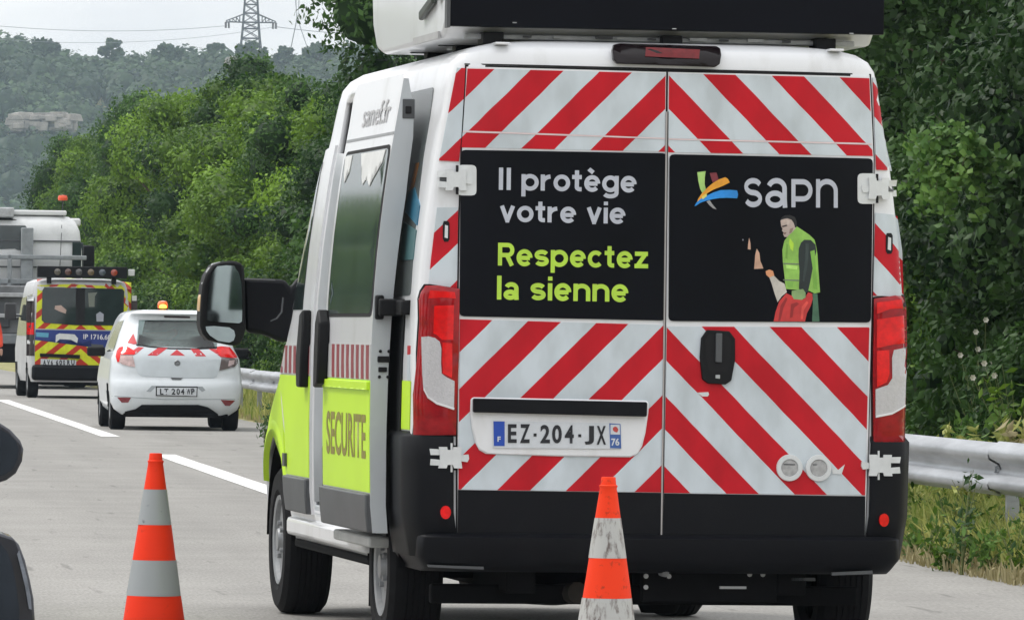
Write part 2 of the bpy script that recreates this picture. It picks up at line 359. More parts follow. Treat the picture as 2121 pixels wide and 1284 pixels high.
def crown_mesh(name, h, rx, base, n, leaf, seed, clumps=34, cs=0.85, w=0.55, squash=1.0):
    """leaf-sized faces gathered in clumps through an uneven crown; the clumps' surfaces carry most of the leaves"""
    g = np.random.default_rng(seed); C = []
    for i in range(clumps):
        t = g.uniform(0, 1); z = base+(h-base)*t
        env = rx*(math.sin(math.pi*min(1, 0.18+0.80*t)))**0.6*g.uniform(0.55, 1.08)
        a = g.uniform(0, 2*math.pi); r = cs*g.uniform(0.65, 1.35)*(1-0.35*t)
        C.append((math.cos(a)*max(0, env-r*0.6), math.sin(a)*max(0, env-r*0.6), min(z, h-r*0.7), r))
    C = np.array(C); k = g.choice(clumps, n, p=C[:, 3]**2/np.sum(C[:, 3]**2))
    d = g.normal(0, 1, (n, 3)); d[:, 2] = d[:, 2]*0.9+0.12; d /= np.linalg.norm(d, axis=1)[:, None]
    rr = C[k, 3]*(1-np.abs(g.normal(0, 0.16, n)))*(1+0.22*np.sin(d[:, 0]*7+k)*np.cos(d[:, 2]*6+k*2))
    P = C[k, :3]+d*rr[:, None]*np.array([1, 1, 0.85*squash]); out_ = g.uniform(0, 1, n) < 0.10; P[out_] += d[out_]*g.uniform(0, 0.35, (out_.sum(), 1))*cs
    P[:, 2] = np.maximum(P[:, 2], 0.05)
    nr = d+np.array([0, 0, 0.35]); v, f = leaves_mesh(P, nr, leaf*g.uniform(0.6, 1.5, n), w=w, g=g)
    cv = g.normal(0, 0.22, clumps); vals = np.repeat(g.normal(0.25, 0.16, n)+cv[k], 4)
    return np_mesh(name, v, f, vals), C
def core_mb(C, s=0.78):
    mb = MB()
    for x, y, z, r in C:
        r2 = r*s; prof = [(r2*math.sin(a)+1e-5, -r2*math.cos(a)) for a in [math.pi*i/5 for i in range(6)]]
        mb.lathe(prof, 7, (x, y, z))
    return mb
class Kind:
    def __init__(s, h, rx, base, n, leaf, seed, mat_, clumps=34, cs=0.85, th=None, w=0.55, core=0.72):
        s.me, s.C = crown_mesh('crown', h, rx, base, n, leaf, seed, clumps, cs, w); s.me.materials.append(mat_); s.h = h
        _o = core_mb(s.C, core).build('inner_foliage', mat_); s.core = _o.data; bpy.data.objects.remove(_o)
        g = random.Random(seed); mb = MB(); r0 = 0.035*h*0.6
        top = h*0.62; mb.tube([(0, 0, -0.3), (0.03*g.random(), 0, h*0.2), (0.12*g.uniform(-1, 1), 0.1*g.uniform(-1, 1), top)], r0, 8, r2=r0*0.45)
        for i in range(7):
            x, y, z, r = s.C[g.randrange(len(s.C))]
            mb.tube([(0, 0, min(z*0.6, top*0.9)), (x*0.5, y*0.5, z*0.85), (x, y, z)], r0*0.4, 6, r2=r0*0.12)
        _o = mb.build('trunk', BARK, smooth=True); s.tr = _o.data; bpy.data.objects.remove(_o)
def place_tree(kind, x, y, z, s, rz, label, name='tree', cat='tree', group=None, sz=None):
    r = empty(name, (x, y, z), rz); r.scale = (s, s, sz or s); tag(r, label, cat, group)
    link('trunk', kind.tr, None, r); c = link('crown', kind.me, None, r); link('inner_foliage', kind.core, None, c); return r

# ------------------------------------------------------------------ ground, road, markings
def sheet(name, pts, z, m, kind='structure', t=None):
    me = bpy.data.meshes.new(name); me.from_pydata([(x, y, z) for x, y in pts], [], [tuple(range(len(pts)))]); me.update()
    o = link(name, me, m); tag(o, kind=kind); return o
def grid_surface(name, xs, ys, fz, m):
    V = [(x, y, fz(x, y)) for y in ys for x in xs]; n = len(xs)
    Fc = [(j*n+i, j*n+i+1, (j+1)*n+i+1, (j+1)*n+i) for j in range(len(ys)-1) for i in range(n-1)]
    me = bpy.data.meshes.new(name); me.from_pydata(V, [], Fc); me.update(); me.shade_smooth(); o = link(name, me, m); tag(o, kind='structure'); return o
ROADX = 6.92
def hillz(x, y):
    t = min(1, max(0, (y-1440)/215)); s = t*t*(3-2*t)
    return -0.02+62.0*s*(1+0.03*math.sin(x*0.05)+0.02*math.sin(x*0.13+1))*min(1, max(0.0, 1-(abs(x-90)-500)/900))
_ys = [-60, -20, 0]+[10*i for i in range(1, 30)]+[320, 400, 600, 900, 1200, 1400]+[1440+12*i for i in range(20)]+[1750, 2100, 2600]
def gz(x, y):
    if y > 1300: return hillz(x, y)
    if x < ROADX: return -0.02
    u = x-ROADX; f = max(0, 1-y/1200)
    return -0.02+(0.02+0.05*min(1, u/0.3)+0.24*min(3.5, max(0, u-0.7)) + 0.02*math.sin(y*1.7+x*3))*f
grid_surface('ground', [-900, -500, -300, -100, -40, -14, 0, ROADX-0.25, ROADX, 7.2, 7.5, 8, 8.5, 9, 10, 11, 14, 20, 40, 70, 100, 130, 160, 200, 300, 500, 900], _ys, gz, SOIL)
sheet('road', [(-12.5, -60), (ROADX, -60), (ROADX, 1200), (-12.5, 1200)], 0.0, ASPH)
def dash(y0, y1, xc=4.08, w=0.23):
    n = 12; rg = random.Random(int(y0)); L = [(xc-w/2+rg.uniform(-.006, .006), y0+(y1-y0)*i/n) for i in range(n+1)]; Q = [(xc+w/2+rg.uniform(-.006, .006), y1-(y1-y0)*i/n) for i in range(n+1)]
    sheet('lane_marking', L+Q, 0.004, PAINTW)
dash(45.0, 70.8); dash(82.0, 121); dash(134, 173); dash(186, 225); dash(238, 277)
for y in range(-20, 300, 13): dash(y, y+3, 0.45, 0.15)
sheet('lane_marking', [(-3.3, -60), (-3.1, -60), (-3.1, 600), (-3.3, 600)], 0.004, PAINTW)

# ------------------------------------------------------------------ crash barrier
gr = empty('crash_barrier', (6.95, 0, 0)); tag(gr, 'galvanised steel crash barrier along the hard shoulder in front of the trees', 'guardrail')
prof = [(0.0, 0.44), (-0.02, 0.455), (-0.075, 0.475), (-0.082, 0.50), (-0.075, 0.525), (-0.02, 0.555), (-0.005, 0.585), (-0.02, 0.615), (-0.075, 0.645), (-0.082, 0.67), (-0.075, 0.70), (-0.02, 0.72), (0.0, 0.74)]
mb = MB(); L4 = 4.0
for side in (0, 0.004):
    mb.add([(p[0]+side, y, p[1]) for y in (0, L4+0.12) for p in prof], [(i, i+1, len(prof)+i+1, len(prof)+i) for i in range(len(prof)-1)])
beam = mb.build('beam', GALV, gr, smooth=True, angle=60); post = MB().box(0.03, 0.10, -0.03, 0.03, -0.3, 0.70).box(-0.005, 0.03, -0.02, 0.02, 0.52, 0.66).build('post', GALV, gr)
bolt = MB().lathe([(0.018, -0.028), (0.018, -0.012), (0.001, -0.01)], 8, (0, 0, 0.585), 'x').build('bolt', GALV, gr)
for i in range(40):
    y = 29.9+4*i; x = 0.003*(i % 2)
    if i == 0: b, p, q = beam, post, bolt
    else:
        b, p, q = beam.copy(), post.copy(), bolt.copy()
        for o in (b, p, q): COL.objects.link(o); o.parent = gr
    b.location = (x, y, 0.006*math.sin(i*1.9)); p.location = (0.01, y+0.06, 0); q.location = (-0.004, y+0.06, 0)

# ------------------------------------------------------------------ roadside trees
K = [Kind(7.2, 3.0, 0.5, 42000, 0.105, 11, LEAF_A, clumps=44, core=.6), Kind(7.6, 2.8, 0.4, 42000, 0.10, 12, LEAF_B, clumps=44, core=.6), Kind(6.8, 3.1, 0.3, 42000, 0.105, 13, LEAF_A, clumps=36, cs=0.95, core=.6), Kind(7.8, 2.9, 0.6, 42000, 0.10, 14, LEAF_B, clumps=50, core=.6)]
ORD = 'nearest second third fourth fifth sixth seventh eighth ninth tenth eleventh twelfth thirteenth fourteenth fifteenth sixteenth seventeenth eighteenth nineteenth twentieth twenty-first twenty-second twenty-third twenty-fourth twenty-fifth twenty-sixth'.split()
tr = random.Random(3)
far = [(101, 1, 1.06), (106, 3, 1.0), (111.5, 1, 0.92), (117, 3, 0.97), (123, 2, .94), (129, 0, 0.97), (135.5, 1, 0.93), (143, 2, 0.98), (150, 0, 1.06), (158, 0, 0.97), (167, 3, 0.94), (176, 0, 0.98), (186, 2, 1.0), (197, 1, 0.98), (208, 0, 1.03), (221, 3, 0.97), (236, 2, 1.02), (252, 1, 1.04), (270, 0, 1.04)]
shade = {0: 'bright green', 1: 'dark green', 2: 'broad bright green', 3: 'tall deep green'}
for i, (y, k, s) in enumerate(far):
    place_tree(K[k], 11.0+(0.25 if y < 103 else 0)+tr.uniform(-0.35, 0.35)+(y-100)*0.003, y, 0.3, (1.12 if y < 103 else 1.0 if y > 140 else 0.86), tr.uniform(0, 6.28), '%s bushy tree, %s beyond the white van in the row behind the barrier' % (shade[k], ORD[i] if i else 'first'), 'roadside_tree', group='trees in the row behind the crash barrier', sz=float(np.interp(y, [101, 104, 106, 112, 123, 129, 135, 143, 150, 158, 176, 186, 197, 208, 236, 252, 270], [1.12, 1.0, .76, .72, .76, .80, .83, .88, .92, .96, 1.04, 1.09, 1.05, 1.10, 1.13, 1.09, 1.08])))
KN = [Kind(6.8, 2.5, 0.1, 110000, 0.07, 21, LEAF_N, clumps=140, cs=0.62, w=0.62, core=.25), Kind(6.8, 2.5, 0.1, 110000, 0.07, 22, LEAF_N, clumps=140, cs=0.62, w=0.62, core=.25)]
for i, (x, y, k, s, lab) in enumerate([(10.4, 42.6, 0, 1.0, 'dark leafy tree nearest the camera at the right edge of the photo'), (10.6, 47.2, 1, 1.02, 'dark leafy tree behind the light vine beside the van'), (10.6, 51.8, 0, 1.03, 'deep green tree close beside the right taillight of the van'), (10.8, 57, 1, 1.05, 'tree crowded close behind the right edge of the van'), (10.6, 38, 1, 1.0, 'dark leafy tree standing just past the right edge of the photo')]):
    place_tree(KN[k], x, y, 0.2, s, 1.3*i, lab, 'roadside_tree', group='dark leafy trees beside the van')
# light green vine hanging in the dark hedge
p = at_depth(1985, 330, 43.4); vn = empty('vine', tuple(p)); tag(vn, 'light green vine spray hanging in the dark hedge right of the van', 'vine')
gg = np.random.default_rng(33); P_, N_ = [], []; mbv = MB()
for k in range(16):
    a0 = Vector((gg.uniform(-.10, .16), gg.uniform(0.0, .25), gg.uniform(-.05, .20))); pts = [a0]
    d = Vector((gg.uniform(-.8, .6), gg.uniform(-.3, .1), gg.uniform(-.3, .4))).normalized()*0.06
    for _ in range(int(gg.integers(4, 9))): d = d*0.9+Vector((gg.normal(0, .012), gg.normal(0, .01), -.012)); pts.append(pts[-1]+d)
    mbv.tube(pts, 0.003, 5, r2=.001)
    for q in pts:
        for _ in range(10): P_.append(np.array(q)+gg.normal(0, .035, 3)); N_.append((gg.normal(0, .4), -0.8, .7))
mbv.build('stem', BARK, vn); P_ = np.array(P_); v_, f_ = leaves_mesh(P_, np.array(N_), gg.uniform(.035, .085, len(P_)), w=.75, jit=.4, g=gg)
link('foliage', np_mesh('foliage', v_, f_, np.repeat(gg.normal(.35, .3, len(P_)), 4)), LEAF_L, vn)
for i in range(6): place_tree(K[(1, 3, 0, 2)[i % 4]], 11+0.3*math.sin(i*2.0), 63+6.2*i, 0.3, 1.0, 0.9*i, 'tree hidden behind the van in the row behind the barrier', 'roadside_tree', group='trees hidden behind the van')
for i in range(15): place_tree(K[(0, 3, 2, 1)[i % 4]], 12+0.5*math.sin(i*2.0), -230+16*i+(6 if i % 2 else 0), 0.2, 1.15, 0.9*i, 'tree of the same row continuing behind the camera, reflected in the van', 'roadside_tree', group='trees behind the camera')
for i in range(34): place_tree(K[(1, 3, 2, 0)[i % 4]], -21+0.6*math.sin(i*2.0), -180+15*i, 0.0, 1.25, 0.7*i, 'tree on the far side of the motorway, reflected in the side windows', 'roadside_tree', group='trees on the far side of the motorway')
# bushes along the foot of the row
KB = [Kind(1.7, 1.1, 0.05, 9000, 0.075, 41, LEAF_A, clumps=26, cs=0.42, core=.3), Kind(1.5, 1.2, 0.05, 9000, 0.075, 42, LEAF_B, clumps=26, cs=0.42, core=.3)]
for i, (x, y, k, s) in enumerate([(8.9, 45.2, 1, 0.8), (9.0, 48.4, 1, 1.0), (9.0, 51.5, 0, .9), (9.2, 54.5, 1, 1), (9.1, 99, 1, 1.1), (9.0, 104, 0, 1.0), (9.2, 109, 1, 1.15), (9.0, 114, 0, 1), (9.2, 121, 1, 1.2), (9.1, 128, 0, 1.1), (9.3, 136, 1, 1.2), (9.2, 146, 0, 1.2), (9.2, 157, 1, 1.2), (9.3, 170, 0, 1.2), (9.3, 185, 1, 1.3), (9.3, 202, 0, 1.3), (9.3, 222, 1, 1.3)]):
    place_tree(KB[k], x, y, 0.3, s, i*1.1, '%s low bush at the foot of the trees, %s along the barrier' % ('bright green' if k == 0 else 'dark green', ORD[i]), 'roadside_bush', 'bush', group='low bushes at the foot of the trees')

# ------------------------------------------------------------------ grass and weeds
def blades(name, regions, mat_, seed, per, hmin, hmax, label=None):
    g = np.random.default_rng(seed); P, Hh = [], []
    for (x0, x1, y0, y1, dens) in regions:
        n = int((x1-x0)*(y1-y0)*dens); x = g.uniform(x0, x1, n); y = g.uniform(y0, y1, n)
        keep = g.uniform(0, 1, n) < 0.35+0.65*(0.5+0.5*np.sin(x*5+y*2.1)*np.cos(y*3.3-x*2)); x, y = x[keep], y[keep]
        P.append(np.stack([x, y, np.array([gz(a, b) for a, b in zip(x, y)])], 1)); Hh.append(g.uniform(hmin, hmax, len(x))*(0.6+0.6*np.abs(np.sin(x*3.1+y*1.3))))
    P = np.concatenate(P); Hh = np.concatenate(Hh); n = len(P); a = g.uniform(0, 6.28, n); w = Hh*0.035+0.002
    dx, dy = np.cos(a), np.sin(a); ln = g.normal(0, 0.28, (n, 2))*Hh[:, None]
    b0 = P+np.stack([dx*w, dy*w, 0*w], 1); b1 = P-np.stack([dx*w, dy*w, 0*w], 1)
    mid = P+np.stack([ln[:, 0]*0.35, ln[:, 1]*0.35, Hh*0.6], 1); m0 = mid+np.stack([dx*w, dy*w, 0*w], 1)*0.8; m1 = mid-np.stack([dx*w, dy*w, 0*w], 1)*0.8
    tp = P+np.stack([ln[:, 0], ln[:, 1], Hh*(1-0.25*np.abs(g.normal(0, 1, n)).clip(0, 2))], 1)
    v = np.stack([b0, b1, m1, m0, tp], 1).reshape(-1, 3); i = np.arange(n)*5
    f = np.stack([i, i+1, i+2, i, i+2, i+3, i+3, i+2, i+4], 1).reshape(-1, 3)
    vals = np.repeat(g.normal(0.3, 0.3, n), 5)
    o = link(name, np_mesh(name, v, f, vals), mat_); tag(o, kind='stuff', label=label, cat='grass'); return o
blades('grass', [(6.86, 7.2, 34, 44, 5200), (7.2, 9.2, 34, 46, 2200), (6.9, 8.6, 78, 130, 260)], GRASS, 5, 1, 0.08, 0.34, 'green and yellow grass under and behind the crash barrier')
blades('dry_grass', [(6.66, 6.86, 34, 44, 1400), (6.78, 7.0, 34, 44, 4200), (8.1, 9.3, 38, 48, 500), (6.85, 6.98, 70, 130, 400), (7.3, 8.3, 78, 130, 160)], STRAW, 6, 1, 0.04, 0.16, 'dry straw coloured grass at the edge of the road')
def weed(name, x, y, h, n, seed, mat_, lab, group=None, leaf=0.07, flowers=0, rx=0.18):
    g = np.random.default_rng(seed); r = empty(name, (x, y, gz(x, y))); tag(r, lab, 'weed', group)
    mb = MB(); P = []
    for k in range(7):
        a = g.uniform(0, 6.28); e = np.array([math.cos(a)*rx*g.uniform(.3, 1), math.sin(a)*rx*g.uniform(.3, 1), h*g.uniform(0.6, 1)])
        mid = e*np.array([.35, .35, .55]); mb.tube([(0, 0, 0), tuple(mid), tuple(e)], 0.004, 5, r2=0.0015)
        for _ in range(n//7):
            t = g.uniform(0.15, 1); q = (mid*(t/0.5) if t < .5 else mid+(e-mid)*((t-.5)/.5)); P.append(q+g.normal(0, 0.03, 3))
    mb.build('stem', M('weed_stem', (0.16, 0.19, 0.07), rough=0.8), r)
    P = np.array(P); v, f = leaves_mesh(P, g.normal(0, 1, P.shape)+np.array([0, -.5, 0.8]), leaf*g.uniform(.5, 1.2, len(P)), w=0.4, g=g)
    link('foliage', np_mesh('foliage', v, f, np.repeat(g.normal(0.3, .2, len(P)), 4)), mat_, r)
    for k in range(flowers):
        fm = MB(); c = Vector((g.uniform(-rx, rx), g.uniform(-rx, rx), h*g.uniform(0.75, 1.1)))
        MB().tube([(0, 0, h*0.3), tuple(c)], 0.002, 4).build('stem', _M['weed_stem'], r)
        for q in range(6):
            a = q*math.pi/3; d = Vector((math.cos(a), -0.5, math.sin(a)))*0.022; e = Vector((-math.sin(a), 0, math.cos(a)))*0.010
            fm.add([c, c+d*0.6+e, c+d, c+d*0.6-e], [(0, 1, 2, 3)])
        fm.build('flower', M('petal', (0.75, 0.72, 0.62), rough=0.7), r)
for i, (px, py, dpt, h, n, mt, fl, lab) in enumerate([
        (1985, 1180, 38.0, 0.62, 90, LEAF_N, 0, 'tall thin weed growing up in front of the crash barrier right of the van'),
        (1915, 1150, 39.5, 0.40, 70, LEAF_A, 0, 'low green weed under the barrier just right of the van'),
        (2095, 1190, 37.2, 0.45, 80, LEAF_A, 0, 'green weed under the barrier at the right edge of the photo'),
        (1950, 1165, 38.6, 0.3, 160, LEAF_A, 0, 'leafy weed at the road edge between the tall weed and the van'),
        (2040, 1175, 37.9, 0.34, 170, LEAF_L, 0, 'light green leafy weed right of the tall weed'),
        (1890, 1140, 40.6, 0.3, 150, LEAF_L, 0, 'light green weed touching the right rear corner of the van'),
        (545, 905, 76.0, 0.55, 110, LEAF_N, 0, 'grey green weed at the road edge left of the lime front wing')]):
    p = at_depth(px, py, dpt); weed('weed', p.x+0.02, p.y, h, n, 50+i, mt, lab, leaf=0.07, flowers=fl)
weed('flowering_weed', 8.0, 43.0, 1.05, 120, 61, LEAF_A, 'white flowering weed below the hedge, above the crash barrier', flowers=7, rx=0.3, leaf=0.09)
weed('flowering_weed', 8.3, 46.0, 1.2, 120, 62, LEAF_N, 'tall weed with white flowers in front of the dark hedge', flowers=6, rx=0.28, leaf=0.09)
for i, (x, y, h) in enumerate([(8.0, 92, 0.8), (8.1, 88, 0.7), (7.7, 95, 0.8)]):
    weed('tall_weed', x, y, h, 260, 70+i, GRASS, 'olive yellow weed clump behind the barrier between white car and van, %s one' % ['middle', 'near', 'far'][i], rx=0.5, leaf=0.14)
for i, (x, y, h) in enumerate([(7.9, 41.6, .82), (7.7, 42.8, .78), (7.8, 44.4, .86), (7.6, 40.4, .76)]):
    weed('tall_weed', x, y, h, 300, 80+i, [STRAW, GRASS, LEAF_L, GRASS][i], '%s grass clump showing above the barrier %s' % (['straw coloured', 'yellow green', 'light green', 'yellowish'][i], ['near the right edge', 'below the dark hedge', 'right beside the van', 'at the right photo edge'][i]), rx=0.45, leaf=0.12)
st = MB().lathe([(0.001, 0), (0.05, 0.01), (0.055, 0.03), (0.03, 0.05), (0.001, 0.055)], 9).build('stone', M('pale_stone', (0.6, 0.57, 0.52), rough=0.9), smooth=True)
p = at_depth(2090, 1150, 39.5); st.location = (7.08, p.y, 0.05); st.scale = (1.5, 1, 0.8); tag(st, 'pale stone lying in the dry grass at the right edge', 'stone')

for i, (y, z_) in enumerate([(36.6, .32), (37.3, .42), (38.1, .36), (38.9, .44), (39.8, .38), (40.7, .42), (41.6, .4)]):
    weed('weed', 6.98+0.10*math.sin(i*2.3), y, z_+.06, 150, 90+i, [GRASS, LEAF_L, LEAF_A][i % 3], '%s weed in the grass under the barrier, %s from the right photo edge' % (['yellow', 'light green', 'green'][i % 3], ORD[i] if i else 'first'), leaf=0.06, rx=.26)
# ------------------------------------------------------------------ hillside, wood, ridge trees, cliff, pylon
cb = MB(); g = np.random.default_rng(9); P, N_, L_, V_ = [], [], [], []
cl = [at_depth(20, 262, 1560), at_depth(160, 262, 1560)]
for yy in np.arange(1436, 1680, 6.0):
    for xx in np.arange(12, 165, 6.2):
        x, y = xx+g.uniform(-2.6, 2.6), yy+g.uniform(-2.6, 2.6); r = g.uniform(3.0, 4.8); z = hillz(x, y)+r*0.9
        q = project((x, y, z+r*0.6))
        if 12 < q[0] < 166 and 226 < q[1] < 276 and y < 1572: continue
        if 472 < q[0] < 512 and 112 < q[1] < 136: continue
        q_ = random.Random(int(xx*7+yy)); r2 = r*0.8; k0 = len(cb.v); cb.lathe([(0.01, -r2), (r2*.7, -r2*.7), (r2, 0), (r2*.72, r2*.7), (0.01, r2)], 7, (x, y, z)); tone = g.normal(0.3, 0.3)
        n = 110; d = g.normal(0, 1, (n, 3)); d[:, 2] = np.abs(d[:, 2])*1.0-0.2; d /= np.linalg.norm(d, axis=1)[:, None]
        lob = 1+0.25*np.sin(d[:, 0]*5+xx)*np.cos(d[:, 1]*5+yy)
        P.append(np.array([x, y, z])+d*(r*lob)[:, None]*np.array([1, 1, 1.05])); N_.append(d+np.array([0, 0, .3])); L_.append(g.uniform(0.9, 1.9, n)); V_.append(np.repeat(tone+g.normal(0, .08, n), 4))
v, f = leaves_mesh(np.concatenate(P), np.concatenate(N_), np.concatenate(L_), w=0.8, jit=0.3, g=g)
k0 = len(v); cf = []
for q in cb.f: cf += [(q[0], q[1], q[2])]+([(q[0], q[2], q[3])] if len(q) == 4 else [])
v = np.concatenate([v, np.array(cb.v)]); f = np.concatenate([f, np.array(cf)+k0]); V_.append(np.full(len(cb.v), 0.2))
hw = link('hillside_wood', np_mesh('hillside_wood', v, f, np.concatenate(V_)), LEAF_H); tag(hw, 'hazy blue green wood covering the far hillside', 'wood', kind='stuff')
KH = [Kind(9, 4.6, 0.5, 1500, 1.2, 91, LEAF_H, clumps=22, cs=1.6, w=0.75), Kind(9, 5.4, 0.2, 1500, 1.2, 92, LEAF_H, clumps=18, cs=1.9, w=0.75)]
for i, (px, py, dpt, s, k, lab) in enumerate([
        (234, 84, 1640, 0.72, 0, 'round crowned tree standing up from the ridge left of the pylon'), (88, 86, 1635, 1.0, 1, 'broad tree on the skyline at the far left of the ridge'),
        (20, 92, 1635, .8, 1, 'tree on the ridge at the left edge of the photo'), (350, 96, 1640, .85, 1, 'broad tree on the ridge between round tree and pylon'),
        (446, 92, 1640, 0.75, 0, 'small tree on the ridge just left of the pylon'), (520, 90, 1600, .95, 1, 'bushy tree at the foot of the pylon'),
        (592, 100, 1640, 0.7, 0, 'small tree on the ridge right of the pylon'), (655, 94, 1640, .85, 1, 'ridge tree beside the tall near trees')]):
    p = at_depth(px, py, dpt); place_tree(KH[k], p.x, p.y, p.z-9*s+0.3, s, i, lab, 'ridge_tree', group='trees on the far ridge')
ROCK = M('limestone', (0.30, 0.275, 0.25), rough=0.95, var=0.45, scale=0.35, bump=0.9, bscale=0.6)
def rocks(name, x0, x1, y0, y1, dpt, n, seed, lab):
    r = empty(name, at_depth((x0+x1)/2, y1, dpt)); tag(r, lab, 'cliff'); gg = random.Random(seed); o = r.location
    for i in range(n):
        px, py = gg.uniform(x0, x1), gg.uniform(y0, y1); p = at_depth(px, py, dpt+gg.uniform(-2, 3))-o; s = gg.uniform(0.6, 1.5)
        mb = MB(); prf = [(s*0.02, -s*0.8), (s*0.8, -s*0.7), (s, -s*.1), (s*0.86, s*0.45), (s*0.5, s*0.62), (s*.02, s*0.66)]
        mb.box(-s, s, -s, s, -s, s*.8); ca, sa = math.cos(gg.uniform(-.5, .5)), math.sin(gg.uniform(-.5, .5)); mb.v = [(p.x+(a*ca-b*sa)*gg.uniform(.7, 1.2)*1.3, p.y+b, p.z+c*gg.uniform(.55, 1.0)*.8) for a, b, c in mb.v]
        mb.build('rock', ROCK, r, bevel=.15)
rocks('cliff', 20, 152, 238, 268, 1563, 90, 4, 'pale limestone cliff showing through the wooded hillside at left')
rocks('bare_rock', 482, 504, 126, 134, 1612, 10, 5, 'small bare rock patch on the hillside below the pylon')

STEEL = M('pylon_steel', (0.05, 0.055, 0.065), rough=0.7, metal=0.0)
PD = 1660.0; pz = lambda y: at_depth(520, y, PD).z; base = at_depth(519, 100, PD); S_ = PD/F
py_ = empty('electricity_pylon', (base.x, base.y, 0)); tag(py_, 'grey lattice electricity pylon standing on the ridge', 'pylon')
def bar(mb, a, b, r=0.13): mb.tube([a, b], r, 4)
tw = MB(); levels = [(hillz(base.x, base.y)-1, 3.1), (pz(98), 2.45), (pz(80), 2.2), (pz(60), 2.0), (pz(47), 1.9), (pz(28), 1.75), (pz(10), 1.6), (pz(-8), 1.5), (pz(-30), 1.4), (pz(-60), 1.2), (pz(-100), 0.7)]
cz = lambda z, w: [(-w, -w, z), (w, -w, z), (w, w, z), (-w, w, z)]
for (z0, w0), (z1, w1) in zip(levels, levels[1:]):
    A, B = cz(z0, w0), cz(z1, w1)
    for k in range(4):
        bar(tw, A[k], B[k], 0.2); bar(tw, B[k], B[(k+1) % 4], 0.11); bar(tw, A[k], B[(k+1) % 4], 0.1); bar(tw, A[(k+1) % 4], B[k], 0.1)
tw.build('tower', STEEL, py_)
def arm(zb, zt, half):
    for s in (-1, 1):
        mb = MB(); w = 1.9*s
        for yy in (-1.0, 1.0):
            bar(mb, (w, yy, zb), (half*s, 0, zb), .13); bar(mb, (w*0.93, yy, zt), (half*s, 0, zb+0.25), .13)
            for t in (0.2, 0.4, 0.6, 0.8):
                x = w+(half*s-w)*t; bar(mb, (x, yy*(1-t), zb), (x, yy*(1-t), zt+(zb-zt)*t), .07); x2 = w+(half*s-w)*(t+.2); bar(mb, (x, yy*(1-t), zb), (x2, yy*(.8-t), zt+(zb-zt)*(t+.2)), .07)
        mb.build('cross_arm', STEEL, py_)
        ins = MB()
        for dx in (0, -0.7*s): ins.tube([(half*s+dx, 0, zb), (half*s+dx*1.1, 0, zb-1.5)], 0.28, 6)
        ins.build('insulator', M('insulator_brown', (0.12, 0.10, 0.10), rough=0.4), py_)
arm(pz(47), pz(30), 52*S_); arm(pz(-40), pz(-56), 40*S_)
# wires sag from the arm tips towards pylons out of the frame
WIRE = M('wire_grey', (0.22, 0.23, 0.25), rough=0.6)
def wire(pts, r, lab):
    mb = MB(); mb.tube(pts, r, 4); o = mb.build('power_line', WIRE); tag(o, lab, 'power line', 'power lines at the ridge')
def sag(a, b, s, n=24): return [tuple(Vector(a).lerp(Vector(b), i/n)-Vector((0, 0, 4*s*(i/n)*(1-i/n)))) for i in range(n+1)]
tipL = Vector((base.x-52*S_, base.y, pz(55))); tipR = Vector((base.x+52*S_, base.y, pz(55)))
wire(sag(tipL, at_depth(-150, 38, 1500), 2.0), 0.06, 'power line sagging from the left arm of the pylon to the left edge')
wire(sag(tipR, at_depth(-200, 60, 1480), 3.5), 0.045, 'lower power line crossing behind the pylon to the left edge')
wire(sag(tipR, at_depth(900, 70, 1700), 1.0), 0.08, 'power line from the right arm of the pylon towards the near trees')
wire([tuple(at_depth(x, y, 1650)) for x, y in ((612, -30), (613, 10), (615, 40), (603, 98))], 0.12, 'left strand of the hanging cable right of the pylon')
wire([tuple(at_depth(x, y, 1650)) for x, y in ((620, -30), (619, 10), (616.5, 40), (636, 98))], 0.09, 'right strand of the hanging cable right of the pylon')

# air between here and the hill
hz = MB().box(-1000, 1000, -80, 2700, -1.1, 105).build('haze', WIRE); tag(hz, 'thin blue haze in front of the far hill', 'haze', kind='stuff')
hm = bpy.data.materials.new('haze_air'); hm.use_nodes = True; t = hm.node_tree; t.nodes.clear(); o_ = t.nodes.new('ShaderNodeOutputMaterial'); pv = t.nodes.new('ShaderNodeVolumePrincipled')
pv.inputs['Color'].default_value = (0.66, 0.82, 1.0, 1); pv.inputs['Density'].default_value = 0.00013; pv.inputs['Anisotropy'].default_value = 0.3
t.links.new(pv.outputs[0], o_.inputs['Volume']); hz.data.materials.clear(); hz.data.materials.append(hm)
# ------------------------------------------------------------------ main van
WHITE = M('van_white_paint', (0.78, 0.79, 0.81), rough=0.28, var=0.04, scale=3.5, coat=0.4, col2=(0.60, 0.60, 0.59), lo=0.52, hi=0.78, stretch=(1, 1, .35))
WHITE2 = M('car_white_paint', (0.70, 0.74, 0.77), rough=0.3, var=0.05, scale=2.5, coat=0.5, col2=(0.58, 0.62, 0.64), lo=0.5, hi=0.75)
LIME = M('fluorescent_lime_vinyl', (0.56, 0.86, 0.02), rough=0.4, var=0.05, scale=2)
BLACKP = M('black_plastic', (0.0045, 0.005, 0.006), rough=0.55, spec=0.25, var=0.3, scale=5, bump=0.15, bscale=300)
BUMP = M('bumper_plastic', (0.0045, 0.005, 0.007), rough=0.5, spec=0.16, var=0.3, scale=3, col2=(0.010, 0.0105, 0.012), lo=0.5, hi=0.8, bump=0.1, bscale=200)
GREYP = M('grey_plastic', (0.075, 0.08, 0.085), rough=0.5, var=0.15, scale=4)
EDGE = M('door_edge_paint', (0.50, 0.53, 0.55), rough=0.4, var=0.06, scale=3)
VINYL = M('black_vinyl', (0.003, 0.0036, 0.0065), rough=0.30, var=0.3, scale=2.5, spec=0.14, coat=0.0)
GAP = M('shadow_gap_rubber', (0.008, 0.008, 0.009), rough=0.9)
